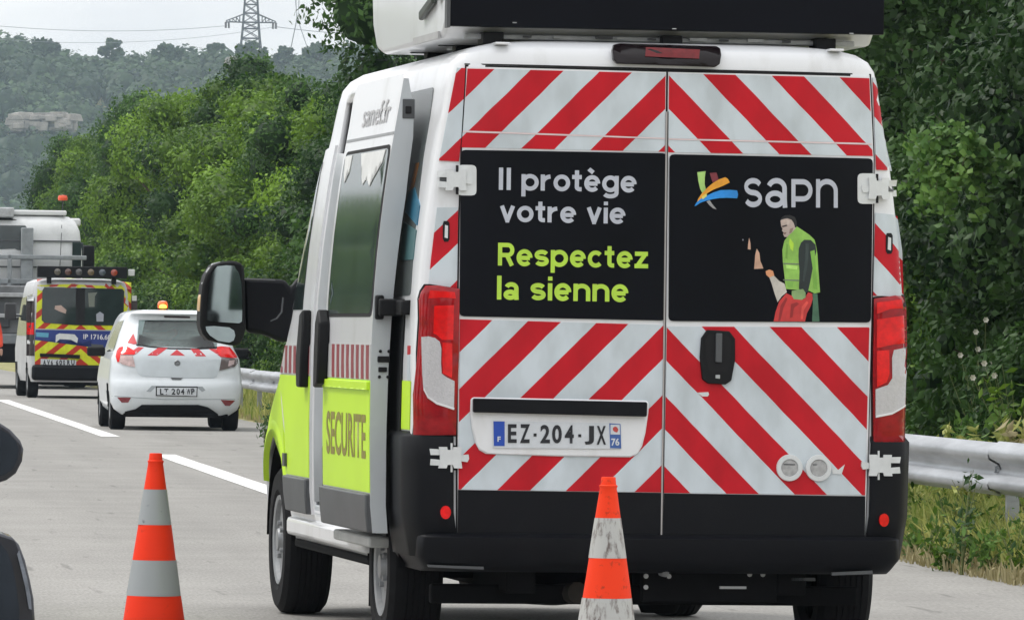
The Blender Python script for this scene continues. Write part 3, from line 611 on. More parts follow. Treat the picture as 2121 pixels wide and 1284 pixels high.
DGLASS = M('dark_green_glass', (0.022, 0.034, 0.033), rough=0.06, var=0.3, scale=2, spec=0.6)
SGLASS = M('side_green_glass', (0.050, 0.075, 0.068), rough=0.07, var=0.3, scale=2.5, spec=0.6)
QREFL = M('quarter_window_reflection', (0.085, 0.10, 0.10), rough=0.2, var=0.35, scale=2.5)  # paler grey-green base colour stands in for reflections on the quarter window
TYRE = M('tyre_rubber', (0.007, 0.007, 0.008), rough=0.8, spec=.2, var=0.3, scale=20, bump=0.3, bscale=60)
RIM = M('steel_wheel', (0.30, 0.31, 0.32), rough=0.5, metal=0.5, var=0.2, scale=12)
UNDER = M('underbody', (0.004, 0.004, 0.0045), rough=0.85, spec=.15, var=0.4, scale=8)
REDL = M('red_lens', (0.30, 0.002, 0.006), rough=0.15, coat=0.25, spec=.3, var=0.35, scale=16, stretch=(1, 1, 1.6))
REDB = M('bright_red_lens', (0.72, 0.006, 0.006), rough=0.15, coat=0.2, spec=.3, var=0.25, scale=22)
CLEARL = M('clear_lens', (0.52, 0.51, 0.52), rough=0.18, coat=1.0, var=0.10, scale=90, bump=.3, bscale=160)
ALU = M('worn_alloy', (0.45, 0.46, 0.47), rough=0.45, metal=0.4, var=0.2, scale=10)
LETL = None
HINGE = M('painted_hinge', (0.66, 0.68, 0.68), rough=0.4, var=0.08, scale=14)

def chevron(name, t0, P=0.283, wr=0.135, red=(0.54, 0.009, 0.020), white=(0.60, 0.66, 0.70), m=1.0, rough=0.33):
    mt = bpy.data.materials.new(name); mt.use_nodes = True; t = mt.node_tree; b = t.nodes['Principled BSDF']; b.inputs['Roughness'].default_value = rough; b.inputs['Specular IOR Level'].default_value = 0.25; b.inputs['Coat Weight'].default_value = 0.0
    c = t.nodes.new('ShaderNodeTexCoord'); sp = t.nodes.new('ShaderNodeSeparateXYZ'); t.links.new(c.outputs['Object'], sp.inputs[0])
    def mth(op, a, bb=None):
        n = t.nodes.new('ShaderNodeMath'); n.operation = op
        for i, q in enumerate((a, bb)):
            if q is None: continue
            if isinstance(q, (int, float)): n.inputs[i].default_value = q
            else: t.links.new(q, n.inputs[i])
        return n.outputs[0]
    ax = mth('ABSOLUTE', mth('ADD', sp.outputs[0], 0.004)); tt = mth('ADD', mth('MULTIPLY', ax, m), sp.outputs[2])
    # hand-laid film: the cut edges wander by a millimetre or two
    nz = t.nodes.new('ShaderNodeTexNoise'); nz.inputs['Scale'].default_value = 7; t.links.new(c.outputs['Object'], nz.inputs['Vector'])
    tt = mth('ADD', tt, mth('MULTIPLY', mth('SUBTRACT', nz.outputs['Fac'], 0.5), 0.010))
    fr = mth('FRACT', mth('DIVIDE', mth('SUBTRACT', tt, t0-40*P), P)); isr = mth('LESS_THAN', fr, wr/P)
    mx = t.nodes.new('ShaderNodeMix'); mx.data_type = 'RGBA'; t.links.new(isr, mx.inputs[0]); mx.inputs[6].default_value = white+(1,); mx.inputs[7].default_value = red+(1,)
    n2 = t.nodes.new('ShaderNodeTexNoise'); n2.inputs['Scale'].default_value = 5; n2.inputs['Detail'].default_value = 8; mp2 = t.nodes.new('ShaderNodeMapping'); mp2.inputs['Scale'].default_value = (1.6, 1, 0.8)
    t.links.new(c.outputs['Object'], mp2.inputs[0]); t.links.new(mp2.outputs[0], n2.inputs['Vector'])
    r = t.nodes.new('ShaderNodeValToRGB'); r.color_ramp.elements[0].position = 0.35; r.color_ramp.elements[0].color = (0.85, 0.85, 0.84, 1); r.color_ramp.elements[1].position = 0.6; r.color_ramp.elements[1].color = (1.04, 1.04, 1.04, 1)
    t.links.new(n2.outputs['Fac'], r.inputs[0]); m2 = t.nodes.new('ShaderNodeMix'); m2.data_type = 'RGBA'; m2.blend_type = 'MULTIPLY'; m2.inputs[0].default_value = 1
    t.links.new(mx.outputs[2], m2.inputs[6]); t.links.new(r.outputs[0], m2.inputs[7]); t.links.new(m2.outputs[2], b.inputs['Base Color'])
    return mt
CH_U = chevron('upper_chevron_film', 2.251); CH_L = chevron('lower_chevron_film', 1.234)

cen = at_depth(1376, 692, 27.45)
van = empty('maintenance_van', (cen.x, cen.y, 0), R(2.97)); tag(van, 'tall white high-roof van with red chevron rear doors and open side door', 'van')
bpy.context.view_layer.update()
WT = [(0.30, .97), (0.42, 0.99), (0.5, 1.01), (0.6, 1.02), (0.9, 1.025), (1.2, 1.022), (1.47, 1.01), (1.7, .99), (1.9, .965), (2.04, .945), (2.2, .915), (2.34, .893), (2.41, .878), (2.45, .85), (2.48, .80), (2.50, .72), (2.515, .58), (2.527, .3)]
WV = lambda z: interp(WT, z, 1)
YR = lambda z: float(np.interp(z, [2.44, 2.48, 2.50, 2.515, 2.527], [0, 0.02, 0.05, 0.13, .35]))
YF = lambda z: float(np.interp(z, [0.3, 1.0, 1.2, 1.4, 2.3, 2.45, 2.527], [5.36, 5.30, 5.05, 4.75, 3.90, 3.65, 3.35]))
KR, NR = 0.17, 6
def YS(x, z): return YR(z)+se_y(x, WV(z), KR, NR)
px2 = solver(van, YS)
YE = lambda z: float(np.interp(z, [0.3, 0.75, 0.9, 1.13, 1.4, 1.77, 2.2, 2.4, 2.527], [4.75, 4.72, 4.55, 4.1, 3.75, 3.52, 3.35, 3.3, 3.15]))
NF = lambda z: float(np.interp(z, [0.8, 1.2, 2.4], [2.6, 2.2, 2.4]))
def XL(y, z):
    e, k, nn = YE(z), max(0.1, YF(z)-YE(z)), NF(z)
    return WV(z) if y <= e else WV(z)*max(0.0, 1-min(1, (y-e)/k)**nn)**(1/nn)
def mr_(u, v, d): return (u, YS(u, v)-d, v)                 # rear surface
def ml_(u, v, d): return (-(XL(u, v)+d), u, v)                 # left side, u = distance forward of the rear
def rpoly(pts): return [px2(*p) for p in pts]
_Mi = van.matrix_basis.inverted(); _o = _Mi@CAM
def lp(px, py, d=0.0):                                      # pixel -> (y, z) on the left side, d proud
    dr = _Mi.to_3x3()@ray(px, py); x = -1.02-d
    for _ in range(30):
        p = _o+dr*((x-_o.x)/dr.x); x = -(WV(p.z)+d)
    return (p.y, p.z)
zl = [0.36, 0.40, 0.44, 0.48, 0.52, 0.56, 0.60, 0.64, 0.68, 0.72, 0.76, 0.80, 0.85, 0.9, 1.0, 1.1, 1.2, 1.3, 1.4, 1.47, 1.6, 1.7, 1.8, 1.9, 2.0, 2.04, 2.12, 2.2, 2.28, 2.35, 2.41, 2.45, 2.48, 2.50, 2.515, 2.527]
ysv = [0.17, .25, .35, .45]+[0.5+0.05*i for i in range(21)]+[1.6, 1.7, 1.85, 2.0, 2.2, 2.4, 2.6, 2.8, 3.0, 3.1]+[3.1+0.045*i for i in range(1, 48)]
LV = [(z, WV(z), YR(z), YF(z), KR if z < 2.44 else 0.15, NR, YF(z)-YE(z), NF(z)) for z in zl]
V, Fc = plan_loft(LV, ysv, 3.1, 16)
def cen_(f): q = [V[i] for i in f]; return [sum(c[k] for c in q)/len(q) for k in range(3)]
AX1, AX2, RW = 1.015, 4.465, 0.345
keep = []
for f in Fc:
    c = cen_(f)
    if c[0] < -0.8 and 1.85 < c[1] < 3.1 and 0.53 < c[2] < 2.35: continue
    if c[2] < 0.5 and c[1] < 0.6: continue
    if abs(c[0]) > 0.85 and (math.hypot(c[1]-AX1, c[2]-0.36) < 0.44 or math.hypot(c[1]-AX2, c[2]-0.36) < 0.49): continue
    keep.append(f)
cnt = {}
for f in keep:
    for i in f: cnt[i] = cnt.get(i, 0)+1
V = [list(p) for p in V]
for i, p in enumerate(V):
    for ax in (AX1, AX2):
        dd = math.hypot(p[1]-ax, p[2]-0.36)
        rr_ = 0.45 if ax == AX1 else 0.50
        if abs(p[0]) > .85 and dd < rr_+0.025 and cnt.get(i, 0) < 4 and p[2] > 0.37:
            s = rr_/dd; p[1] = ax+(p[1]-ax)*s; p[2] = 0.36+(p[2]-0.36)*s
b = MB(); b.add(V, keep); body = b.build('body', WHITE, van, smooth=True, angle=50)
so2 = body.modifiers.new('s', 'SOLIDIFY'); so2.thickness = 0.025; so2.offset = -1

# dark inner lining seen through the open side door, arch liners and underbody
ib = MB(); x0, x1, y0, y1, z0, z1 = -0.84, 0.84, 0.2, 3.14, 0.50, 2.36
ib.add([(x0, y0, z0), (x1, y0, z0), (x1, y1, z0), (x0, y1, z0), (x0, y0, z1), (x1, y0, z1), (x1, y1, z1), (x0, y1, z1)], [(0, 1, 2, 3), (4, 5, 6, 7), (0, 1, 5, 4), (1, 2, 6, 5), (2, 3, 7, 6)])
ib.build('interior_lining', GREYP, van)
ws = M('seat_fabric', (0.05, 0.055, 0.06), rough=0.9)
for sx in (-0.5, 0.5):
    MB().box(sx-0.25, sx+0.25, 3.3, 3.42, 0.9, 1.55).build('seat_back', ws, van, bevel=0.05)
for ax in (AX1, AX2):
    for s in (-1, 1):
        a = MB(); n = 16; pts = [(math.cos(math.pi*i/n)*0.46, math.sin(math.pi*i/n)*0.46) for i in range(n+1)]
        vs = [(s*xx, ax+p[0], 0.355+p[1]) for xx in (0.998, 0.70) for p in pts]
        a.add(vs, [(i, i+1, n+2+i, n+1+i) for i in range(n)]+[tuple(range(n+1, 2*n+2))]); a.build('wheel_arch', UNDER, van)
u = MB().box(-0.66, 0.66, 0.12, 4.9, 0.36, 0.46).box(-0.62, -0.5, 0.1, 4.9, 0.27, 0.37).box(0.5, 0.62, 0.1, 4.9, 0.27, 0.37).box(-.99, .99, 1.5, 3.95, 0.33, 0.37)
u.build('chassis', UNDER, van, bevel=0.01)
MB().tube([(-0.62, AX1, 0.3), (-0.3, AX1, 0.27), (0.3, AX1, 0.27), (0.62, AX1, 0.3)], 0.05, 10).box(-.8, .8, AX1-.03, AX1+.03, .30, .36).build('rear_axle', UNDER, van, smooth=True)
MB().lathe([(0.001, 0), (0.075, 0.0), (0.11, 0.08), (0.12, 0.2), (0.001, 0.2)], 14, (0.13, 0.75, 0.17)).build('differential_housing', UNDER, van, smooth=True)
MB().tube([(-0.45, 2.2, 0.25), (-0.42, 1.5, 0.22), (-0.36, 0.5, 0.25), (-0.30, 0.25, 0.27)], 0.045, 10).build('exhaust', M('rusty_exhaust', (0.03, 0.025, 0.02), rough=0.8, var=0.4, scale=12), van, smooth=True)
MB().box(-0.9, 0.88, 0.30, 0.36, 0.22, 0.30).build('cross_member', UNDER, van, bevel=0.01)
hb = MB().box(-0.06, 0.50, 0.10, 0.16, 0.24, 0.42); hb.build('tow_bar', UNDER, van, bevel=0.006)
MB().tube([(0.02, 0.13, 0.36), (0.02, 0.02, 0.36), (0.02, -0.03, 0.40)], 0.016, 8).lathe([(0.001, 0), (0.022, 0.01), (0.026, 0.03), (0.018, .05), (0.001, .055)], 10, (0.02, -0.03, 0.39)).build('tow_hook', ALU, van, smooth=True)
for x, z in ((-0.045, 0.345), (-0.045, 0.30), (0.05, 0.345), (0.385, 0.355), (0.44, 0.355)):
    MB().lathe([(0.010, 0.092), (0.010, 0.10), (0.001, 0.101)], 8, (x, 0, z), 'y').build('bolt', ALU, van)
MB().box(0.26, 0.37, 0.085, 0.10, 0.296, 0.306).build('bracket', ALU, van); MB().box(0.56, 0.66, 0.10, 0.13, 0.33, 0.342).build('bracket', GREYP, van)

def wheel(x, ax, side):
    w = empty('wheel', (x, ax, RW)); w.parent = van
    T = MB(); hw = 0.112
    T.lathe([(0.205, -hw*.8), (0.235, -hw), (0.31, -hw), (0.338, -hw*0.8), (RW, -hw*.55)], 48, axis='x')
    for k in range(5):
        a = -hw*.55+k*hw*.22; T.lathe([(RW, a), (RW, a+hw*.17), (RW-0.01, a+hw*.175), (RW-0.01, a+hw*.215), (RW, a+hw*.22)], 48, axis='x')
    T.lathe([(RW, hw*.55), (0.338, hw*.8), (0.31, hw), (0.235, hw), (0.205, hw*.8)], 48, axis='x')
    T.f = [f for f in T.f if len(f) == 4]; t = T.build('tyre', TYRE, w, smooth=True, angle=30)
    q = side*hw; r = MB().lathe([(0.215, q*0.72), (0.208, q*0.95), (0.19, q*0.9), (0.18, q*0.45), (0.12, q*0.40), (0.10, q*0.78), (0.06, q*0.80), (0.05, q*1.0), (0.001, q*1.0)], 32, axis='x')
    for k in range(5):
        a = k*2*math.pi/5; r.lathe([(0.012, q*.8), (0.012, q*.95), (0.001, q*.96)], 8, (0, 0.08*math.cos(a), 0.08*math.sin(a)), 'x')
    r.build('rim', RIM, w, smooth=True); return w
for s in (-1, 1):
    wheel(s*0.90+(0.02 if s > 0 else 0), AX1, s); wheel(s*0.895, AX2, s)
MB().box(-0.99, -0.80, 1.46, 1.48, 0.16, 0.42).build('mud_flap', UNDER, van)

# ---- rear doors
DM = [(966, 139), (957, 300), (952, 450), (949, 650), (947, 905), (947, 1110)]
doorL = slab('rear_door', rpoly([(1378.5, 150)]+DM+[(1367.5, 1113)]), mr_, 0.001, 0.014, WHITE, van, sub=0.12)
doorR = slab('rear_door', rpoly([(1383, 150), (1371.5, 1113), (1790, 1120), (1797, 900), (1803, 670), (1806, 500), (1808, 330), (1800, 160)]), mr_, 0.001, 0.014, WHITE, van, sub=0.12)
slab('door_gap', rpoly([(966-3, 135), (954, 300), (949, 450), (946, 650), (944, 905), (944, 1114), (1793, 1124), (1800, 900), (1806.5, 670), (1810, 500), (1811.5, 330), (1804, 156)]), mr_, -0.003, 0.002, GAP, van, sub=0.12)
def rs(name, pts, m, par, d0=0.014, d1=0.017, sub=0.15, **k): return slab(name, rpoly(pts), mr_, d0, d1, m, par, sub=sub, **k)
# upper film in two bands either side of the pressed crease
rs('reflective_film', [(1377, 153), (967, 143), (957.5, 271), (1376, 286)], CH_U, doorL); rs('reflective_film', [(1376, 289), (957, 275), (954.5, 306), (1375.5, 315)], CH_U, doorL, d1=0.0165)
rs('reflective_film', [(1384.5, 153), (1383, 287), (1804, 297), (1799, 163)], CH_U, doorR); rs('reflective_film', [(1383, 290.5), (1382.5, 316), (1806, 324), (1804.5, 301)], CH_U, doorR, d1=0.0165)
rs('crease', [(1376, 286.3), (957.5, 271.3), (957.2, 274.6), (1376, 289)], M('crease_highlight', (0.75, 0.62, 0.63), rough=0.4), doorL, d1=0.0185); rs('crease', [(1383, 287.3), (1383, 290.2), (1804.5, 300.6), (1804, 297.4)], M('crease_highlight', (0, 0, 0)), doorR, d1=0.0185)  # pale strip colour stands in for light caught along the crease
rs('reflective_film', [(1374, 673), (951, 661), (948.5, 1013), (1368.5, 1019)], CH_L, doorL); rs('reflective_film', [(1380, 676), (1373.5, 1020), (1790, 1025), (1799, 678)], CH_L, doorR)
PANW = rpoly([(953, 311), (950, 655), (1377, 664), (1380, 318)]); PANR = rpoly([(1385, 320), (1383, 665), (1802, 668), (1806, 329)])
pL = slab('window_panel', rquad(PANW, 0.02), mr_, 0.014, 0.020, VINYL, doorL, sub=0.2); pR = slab('window_panel', rquad(PANR, 0.02), mr_, 0.014, 0.020, VINYL, doorR, sub=0.2)
rs('lower_trim', [(1368.5, 1020), (947.5, 1014), (947, 1110), (1367, 1112)], BUMP, doorL, d1=0.018); rs('lower_trim', [(1374, 1021), (1371.5, 1112), (1789.5, 1118), (1790.5, 1027)], BUMP, doorR, d1=0.018)
# centre sealing strip
rs('sealing_strip', [(1377.4, 232), (1372.8, 655), (1366.5, 1108), (1369.5, 1108), (1376, 655), (1380.6, 232)], M('seal_grey', (0.38, 0.36, 0.35), rough=0.5), doorR, d0=0.0, d1=0.022)
rs('sealing_strip', [(1380.6, 232), (1376.2, 655), (1369.7, 1108), (1371.7, 1108), (1378.2, 655), (1382.8, 232)], GAP, doorR, d0=0.0, d1=0.018)
# corner columns: film on the body either side of the doors
for pts in ([(963.5, 142), (946, 141), (909, 333), (950, 335), (954, 300)], [(948.5, 430), (905, 430), (892, 540), (887.5, 588), (946, 597)]):
    rs('reflective_film', pts, CH_U, van, d0=0.0, d1=0.007, sub=0.03)
for pts in ([(1807, 161), (1814, 345), (1815, 352), (1847, 355), (1813, 162)], [(1812.5, 441), (1808, 612), (1871, 616), (1868, 520), (1858, 448)]):
    rs('reflective_film', pts, CH_U, van, d0=0.0, d1=0.007, sub=0.03)

LETT = M('grey_lettering', S(186, 190, 200), rough=0.5); LLIME = M('lime_lettering', (0.46, 0.70, 0.06), rough=0.5)
def rtext(txt, box, m, par, d=0.0215):
    x0, y0, x1, y1 = box; sl = 0.019
    q = [px2(x0, y0), px2(x1, y0+(x1-x0)*sl), px2(x1-(y1-y0)*0.013, y1+(x1-x0)*sl), px2(x0-(y1-y0)*0.013, y1)]
    stroke_text('lettering', txt, q, m, par, d=d, mp=mr_)
rtext('Il protège', (1032, 344, 1317, 407), LETT, pL); rtext('votre vie', (1034, 414, 1294, 461), LETT, pL)
rtext('Respectez', (1030, 503, 1341, 563), LLIME, pL); rtext('la sienne', (1028, 571, 1300, 621), LLIME, pL)
k2 = 1394/380.0
def zc(p): return (1380+p[0]/k2, 330+p[1]/k2)
for ch, (a0, b0, a1, b1), bo in (('s', (585, 143, 720, 365), 0.0), ('a', (745, 143, 912, 370), 0.0), ('P', (943, 152, 1103, 366), -0.002), ('n', (1130, 150, 1295, 368), 0.0)):
    q = [px2(*zc(p)) for p in ((a0, b0), (a1, b0+2), (a1, b1+2), (a0, b1))]
    stroke_text('lettering', ch, q, LETT, pR, w=0.185, d=0.0215, mp=mr_)
def art(name, pts, rgb, d=0.0222, par=None, fn=zc, sm=True):
    return slab(name, rpoly([fn(p) for p in pts]), mr_, 0.020, d, M('print_%d_%d_%d' % rgb, S(*rgb), rough=0.5, var=0.30, scale=9), par or pR, smooth=False)
art('emblem_stroke', [(228, 100), (292, 92), (285, 140), (284, 190), (296, 240), (303, 268), (290, 290), (272, 270), (250, 225), (236, 165)], (165, 205, 115))
art('emblem_stroke', [(323, 106), (374, 102), (386, 142), (392, 158), (345, 178), (336, 150)], (122, 45, 55))
art('emblem_stroke', [(440, 138), (460, 150), (474, 178), (420, 205), (350, 232), (300, 262), (262, 296), (225, 330), (236, 300), (262, 262), (300, 222), (350, 180), (395, 154)], (238, 160, 45), d=0.0228)
art('emblem_stroke', [(405, 236), (470, 234), (530, 238), (538, 270), (530, 298), (460, 294), (400, 296), (345, 304), (290, 318), (250, 332), (222, 352), (207, 358), (222, 330), (250, 305), (300, 278), (350, 254)], (35, 140, 220), d=0.0234)
art('emblem_stroke', [(298, 322), (322, 312), (340, 340), (375, 382), (348, 374), (320, 350)], (150, 150, 150))
art('emblem_stroke', [(262, 285), (296, 262), (300, 282), (268, 306)], (225, 215, 110), d=0.0238)
# printed photograph of a road worker
skin = (188, 170, 160); 
art('printed_figure', [(860, 468), (880, 448), (915, 440), (955, 462), (972, 490), (975, 525), (945, 560), (925, 575), (908, 592), (890, 590), (880, 570), (884, 556), (872, 545), (876, 528), (866, 512)], skin, d=0.0228)
art('printed_figure', [(862, 462), (868, 445), (895, 428), (930, 424), (968, 440), (982, 475), (984, 512), (970, 520), (960, 486), (944, 462), (912, 450), (885, 455)], (28, 28, 30), d=0.0232)
art('printed_figure', [(868, 508), (905, 498), (912, 508), (876, 518)], (70, 60, 60), d=0.0232); art('printed_figure', [(880, 560), (905, 556), (900, 568), (886, 570)], (120, 85, 80), d=0.0232)
art('printed_figure', [(985, 512), (1020, 535), (1080, 575), (1118, 612), (1130, 660), (1140, 720), (1148, 850), (1160, 1010), (1120, 1020), (1080, 1000), (900, 985), (890, 880), (878, 780), (874, 690), (890, 620), (920, 580), (950, 545)], (140, 188, 84), d=0.0226)
art('printed_figure', [(930, 600), (960, 640), (955, 700), (935, 680), (925, 640)], (185, 225, 70), d=0.023)
for y_ in (788, 912): art('printed_figure', [(880, y_), (1000, y_+4), (1000, y_+14), (882, y_+10)], (110, 120, 100), d=0.0231)
art('printed_figure', [(1040, 612), (1090, 614), (1125, 650), (1132, 700), (1112, 780), (1098, 860), (1085, 930), (1068, 1010), (1040, 1012), (1000, 985), (1004, 850), (996, 740), (998, 680), (1015, 635)], (32, 42, 42), d=0.0234)
art('printed_figure', [(945, 1000), (1030, 985), (1050, 1015), (1050, 1050), (1020, 1068), (960, 1062), (945, 1035)], (130, 160, 105), d=0.0242)
art('printed_figure', [(905, 1018), (950, 1040), (1000, 1066), (1040, 1062), (1070, 1010), (1100, 1020), (1104, 1060), (1090, 1110), (1060, 1170), (1045, 1232), (808, 1232), (822, 1160), (850, 1080)], (190, 52, 50), d=0.0238)
art('printed_figure', [(1104, 1020), (1140, 1022), (1156, 1232), (1100, 1232), (1106, 1100)], (70, 110, 85), d=0.0226)
art('printed_figure', [(776, 898), (810, 884), (850, 925), (890, 945), (908, 1010), (870, 1040), (838, 1085), (815, 1020), (795, 950)], (190, 185, 175), d=0.0226)
art('printed_figure', [(748, 850), (775, 838), (803, 848), (812, 884), (775, 898), (752, 878)], (222, 155, 110), d=0.0228)
art('printed_figure', [(622, 598), (632, 640), (634, 686), (612, 684), (614, 650)], (205, 165, 140)); art('printed_figure', [(680, 680), (700, 712), (706, 770), (730, 830), (660, 834), (664, 790), (668, 730)], (200, 160, 135))
art('printed_figure', [(570, 610), (576, 606), (580, 614), (574, 620)], (170, 170, 180))

for pts, rgb in (([(860, 1110), (900, 1050), (912, 1060), (880, 1130), (858, 1225), (842, 1228)], (140, 32, 34)), ([(940, 1100), (985, 1085), (1000, 1100), (960, 1130), (950, 1200), (930, 1205)], (148, 36, 36)), ([(1020, 1120), (1060, 1075), (1070, 1090), (1035, 1150), (1030, 1215), (1012, 1215)], (220, 80, 70)),
                 ([(900, 800), (990, 812), (985, 840), (905, 830)], (172, 218, 110)), ([(1085, 700), (1118, 690), (1130, 860), (1140, 990), (1112, 985), (1108, 860)], (120, 172, 70)), ([(905, 925), (960, 930), (950, 975), (912, 970)], (128, 180, 78)), ([(905, 640), (918, 650), (912, 760), (896, 750)], (118, 165, 66)),
                 ([(1050, 640), (1075, 640), (1068, 780), (1040, 930), (1028, 925), (1045, 780)], (50, 62, 60)), ([(905, 460), (930, 470), (925, 500), (908, 496)], (205, 190, 180)), ([(930, 530), (958, 520), (945, 556), (925, 568)], (150, 125, 115))):
    art('printed_figure', pts, rgb, d=0.0244 if pts[0][1] > 995 or pts[0][0] > 1040 else 0.0236)
# door furniture
rs('handle_surround', [(1462, 683), (1450, 700), (1447, 740), (1452, 785), (1464, 794), (1500, 796), (1512, 788), (1520, 745), (1520, 702), (1508, 686)], BLACKP, doorR, d0=0.014, d1=0.032, sub=0.03, bevel=0.004)
rs('handle_recess', [(1466, 692), (1458, 704), (1460, 740), (1466, 768), (1502, 770), (1510, 740), (1512, 706), (1503, 694)], GAP, doorR, d0=0.03, d1=0.0335)
rs('handle', [(1479, 690), (1478, 750), (1491, 751), (1492, 690)], GREYP, doorR, d0=0.032, d1=0.046, bevel=0.003)
rs('lock', [(1479, 776), (1479, 783), (1488, 784), (1488, 776)], ALU, doorR, d0=0.032, d1=0.034)
k7 = 1712/520.0
z7 = lambda p: (1340+p[0]/k7, 650+p[1]/k7)
for cx, cy in ((965, 1048), (1162, 1050)):
    c0 = px2(*z7((cx, cy))); ring = MB(); rr = 0.055
    ring.lathe([(rr*.95, -0.014), (rr, -0.02), (rr*.96, -0.027), (rr*.66, -0.028), (rr*.62, -0.022), (0.001, -0.022)], 32, (c0[0], 0, c0[1]), 'y'); o = ring.build('lamp_ring', HINGE, doorR, smooth=True)
    lens = MB().lathe([(rr*.62, -0.021), (rr*.60, -0.0245), (0.001, -0.026)], 24, (c0[0], 0, c0[1]), 'y').build('lens', M('dull_lens', (0.40, 0.40, 0.40), rough=0.25, var=0.25, scale=40), doorR, smooth=True)
    rs('lens_bar', [z7((cx-42, cy-28)), z7((cx-40, cy-20)), z7((cx+36, cy-18)), z7((cx+36, cy-26))], GREYP, doorR, d0=.022, d1=.027)
rs('peeling_film', [z7(p) for p in ((1255, 1045), (1298, 1062), (1342, 1025), (1320, 1092), (1258, 1088))], HINGE, doorR, d1=0.021)
rs('peeling_film', [z7(p) for p in ((338, 536), (412, 532), (418, 548), (408, 562), (372, 562), (352, 548))], HINGE, doorR, d1=0.0195)
# plate recess
k3 = 1634/560.0
z2 = lambda p: (840+p[0]/k3, 560+p[1]/k3)
surr = rs('plate_surround', [z2(p) for p in ((400, 765), (388, 780), (385, 860), (396, 960), (415, 1040), (440, 1085), (480, 1107), (900, 1122), (1350, 1128), (1395, 1112), (1425, 1060), (1445, 980), (1462, 860), (1466, 800), (1450, 786))], WHITE, doorL, d1=0.026, bevel=0.006, sub=0.2)
rs('boot_handle', [z2(p) for p in ((404, 772), (400, 780), (400, 850), (404, 856), (1438, 882), (1446, 876), (1448, 800), (1442, 794))], BUMP, doorL, d0=0.020, d1=0.050, bevel=0.006)
PW = M('plate_white', (0.62, 0.65, 0.68), rough=0.4, var=0.08, scale=25); BLU = M('plate_blue', (0.015, 0.07, 0.42), rough=0.4); INK = M('plate_ink', (0.012, 0.013, 0.018), rough=0.5)
k5 = 2121/310.0
z5 = lambda p: (1000+p[0]/k5, 850+p[1]/k5)
pl = rs('number_plate', [z5(p) for p in ((132, 146), (128, 515), (145, 528), (1930, 540), (1945, 525), (1935, 190), (1920, 178))], PW, doorL, d0=0.026, d1=0.031)
rs('plate_band', [z5(p) for p in ((134, 150), (140, 498), (292, 500), (292, 152))], BLU, doorL, d0=0.031, d1=0.0322); rs('plate_band', [z5(p) for p in ((1775, 178), (1785, 530), (1942, 534), (1932, 190))], M('plate_blue2', (0.05, 0.12, 0.36), rough=0.4), doorL, d0=0.031, d1=0.0322)
rs('plate_emblem', [z5(p) for p in ((1790, 196), (1790, 335), (1926, 338), (1920, 200))], PW, doorL, d0=0.0322, d1=0.033); rs('plate_emblem', [z5(p) for p in ((1825, 240), (1822, 275), (1850, 300), (1885, 308), (1900, 270), (1885, 235), (1855, 222))], M('plate_red', (0.5, 0.06, 0.05), rough=0.5), doorL, d0=.033, d1=.0337)
def ptext(txt, box, m=INK, bold=0.03):
    a0, b0, a1, b1 = box; q = [px2(*z5(p)) for p in ((a0, b0), (a1, b0), (a1, b1), (a0, b1))]; text_part('plate_character', txt, q, m, doorL, bold=bold, d=0.0333, mp=mr_)
for ch, bx in (('E', (338, 190, 462, 455)), ('Z', (508, 190, 650, 458)), ('2', (797, 200, 932, 460)), ('0', (963, 202, 1100, 462)), ('4', (1142, 205, 1270, 462)), ('J', (1424, 215, 1556, 478)), ('X', (1594, 215, 1726, 480))): ptext(ch, bx)
for x_, y_ in ((722, 342), (1354, 353)): rs('plate_dot', [z5((x_-20, y_-20)), z5((x_-20, y_+22)), z5((x_+22, y_+22)), z5((x_+22, y_-20))], INK, doorL, d0=0.031, d1=0.0325)
ptext('F', (190, 365, 235, 438), PW); ptext('76', (1800, 390, 1915, 495), PW)

# hinges
def hinge(cx, cy, s, cover):
    sc_ = 1.0 if cover else 1.12
    kx = lambda a, b_: (cx+s*a*sc_, cy+b_+s*a*0.012)
    if cover: rs('hinge_cover', [kx(*p) for p in rquad([(3, -31), (43, -31), (43, 32), (3, 32)], 10)], HINGE, doorL if s > 0 else doorR, d0=0.014, d1=0.025, sub=0.05, smooth=False)
    b0 = [(-21, -22), (-6, -22), (-5, -16), (5, -16), (6, -22), (21, -22), (20, -6), (20, 7), (22, 22), (7, 22), (5, 15), (-5, 15), (-7, 22), (-22, 22), (-19, 7), (-19, -6)]
    h = rs('hinge', [kx(*p) for p in b0], HINGE, van, d0=0.026, d1=0.038, sub=0, smooth=False)
    for pts in ([(-38, -18), (-17, -17), (-17, -5), (-36, -5)], [(-36, 3), (-15, 5), (-17, 17), (-37, 16)], [(19, -5), (34, -7), (35, 2), (32, 9), (19, 7)]): rs('hinge_leaf', [kx(*p) for p in pts], HINGE, h, d0=0.012, d1=0.032, sub=0, smooth=False)
    rs('hinge_recess', [kx(-32, -6), kx(-18, -6), kx(-18, 6), kx(-32, 6)], GREYP, h, d0=0.004, d1=0.018, sub=0, smooth=False)
    for e in (-1, 1):
        q0, q1 = px2(*kx(3, 15*e)), px2(*kx(3, 30*e)); MB().tube([(q0[0], YS(*q0)-0.024, q0[1]), (q1[0], YS(*q1)-0.024, q1[1])], 0.006, 8).build('hinge_pin', GAP if cover else HINGE, h, smooth=True)
hinge(942, 373, 1, True); hinge(1817, 391, -1, True)
hinge(930, 947, 1, False); hinge(1820, 963, -1, False)
rs('hinge_shadow_plate', [(884, 922), (884, 972), (950, 974), (950, 922)], BLACKP, van, d0=0, d1=0.004); rs('hinge_shadow_plate', [(1802, 937), (1800, 990), (1866, 990), (1868, 938)], BLACKP, van, d0=0, d1=0.004)
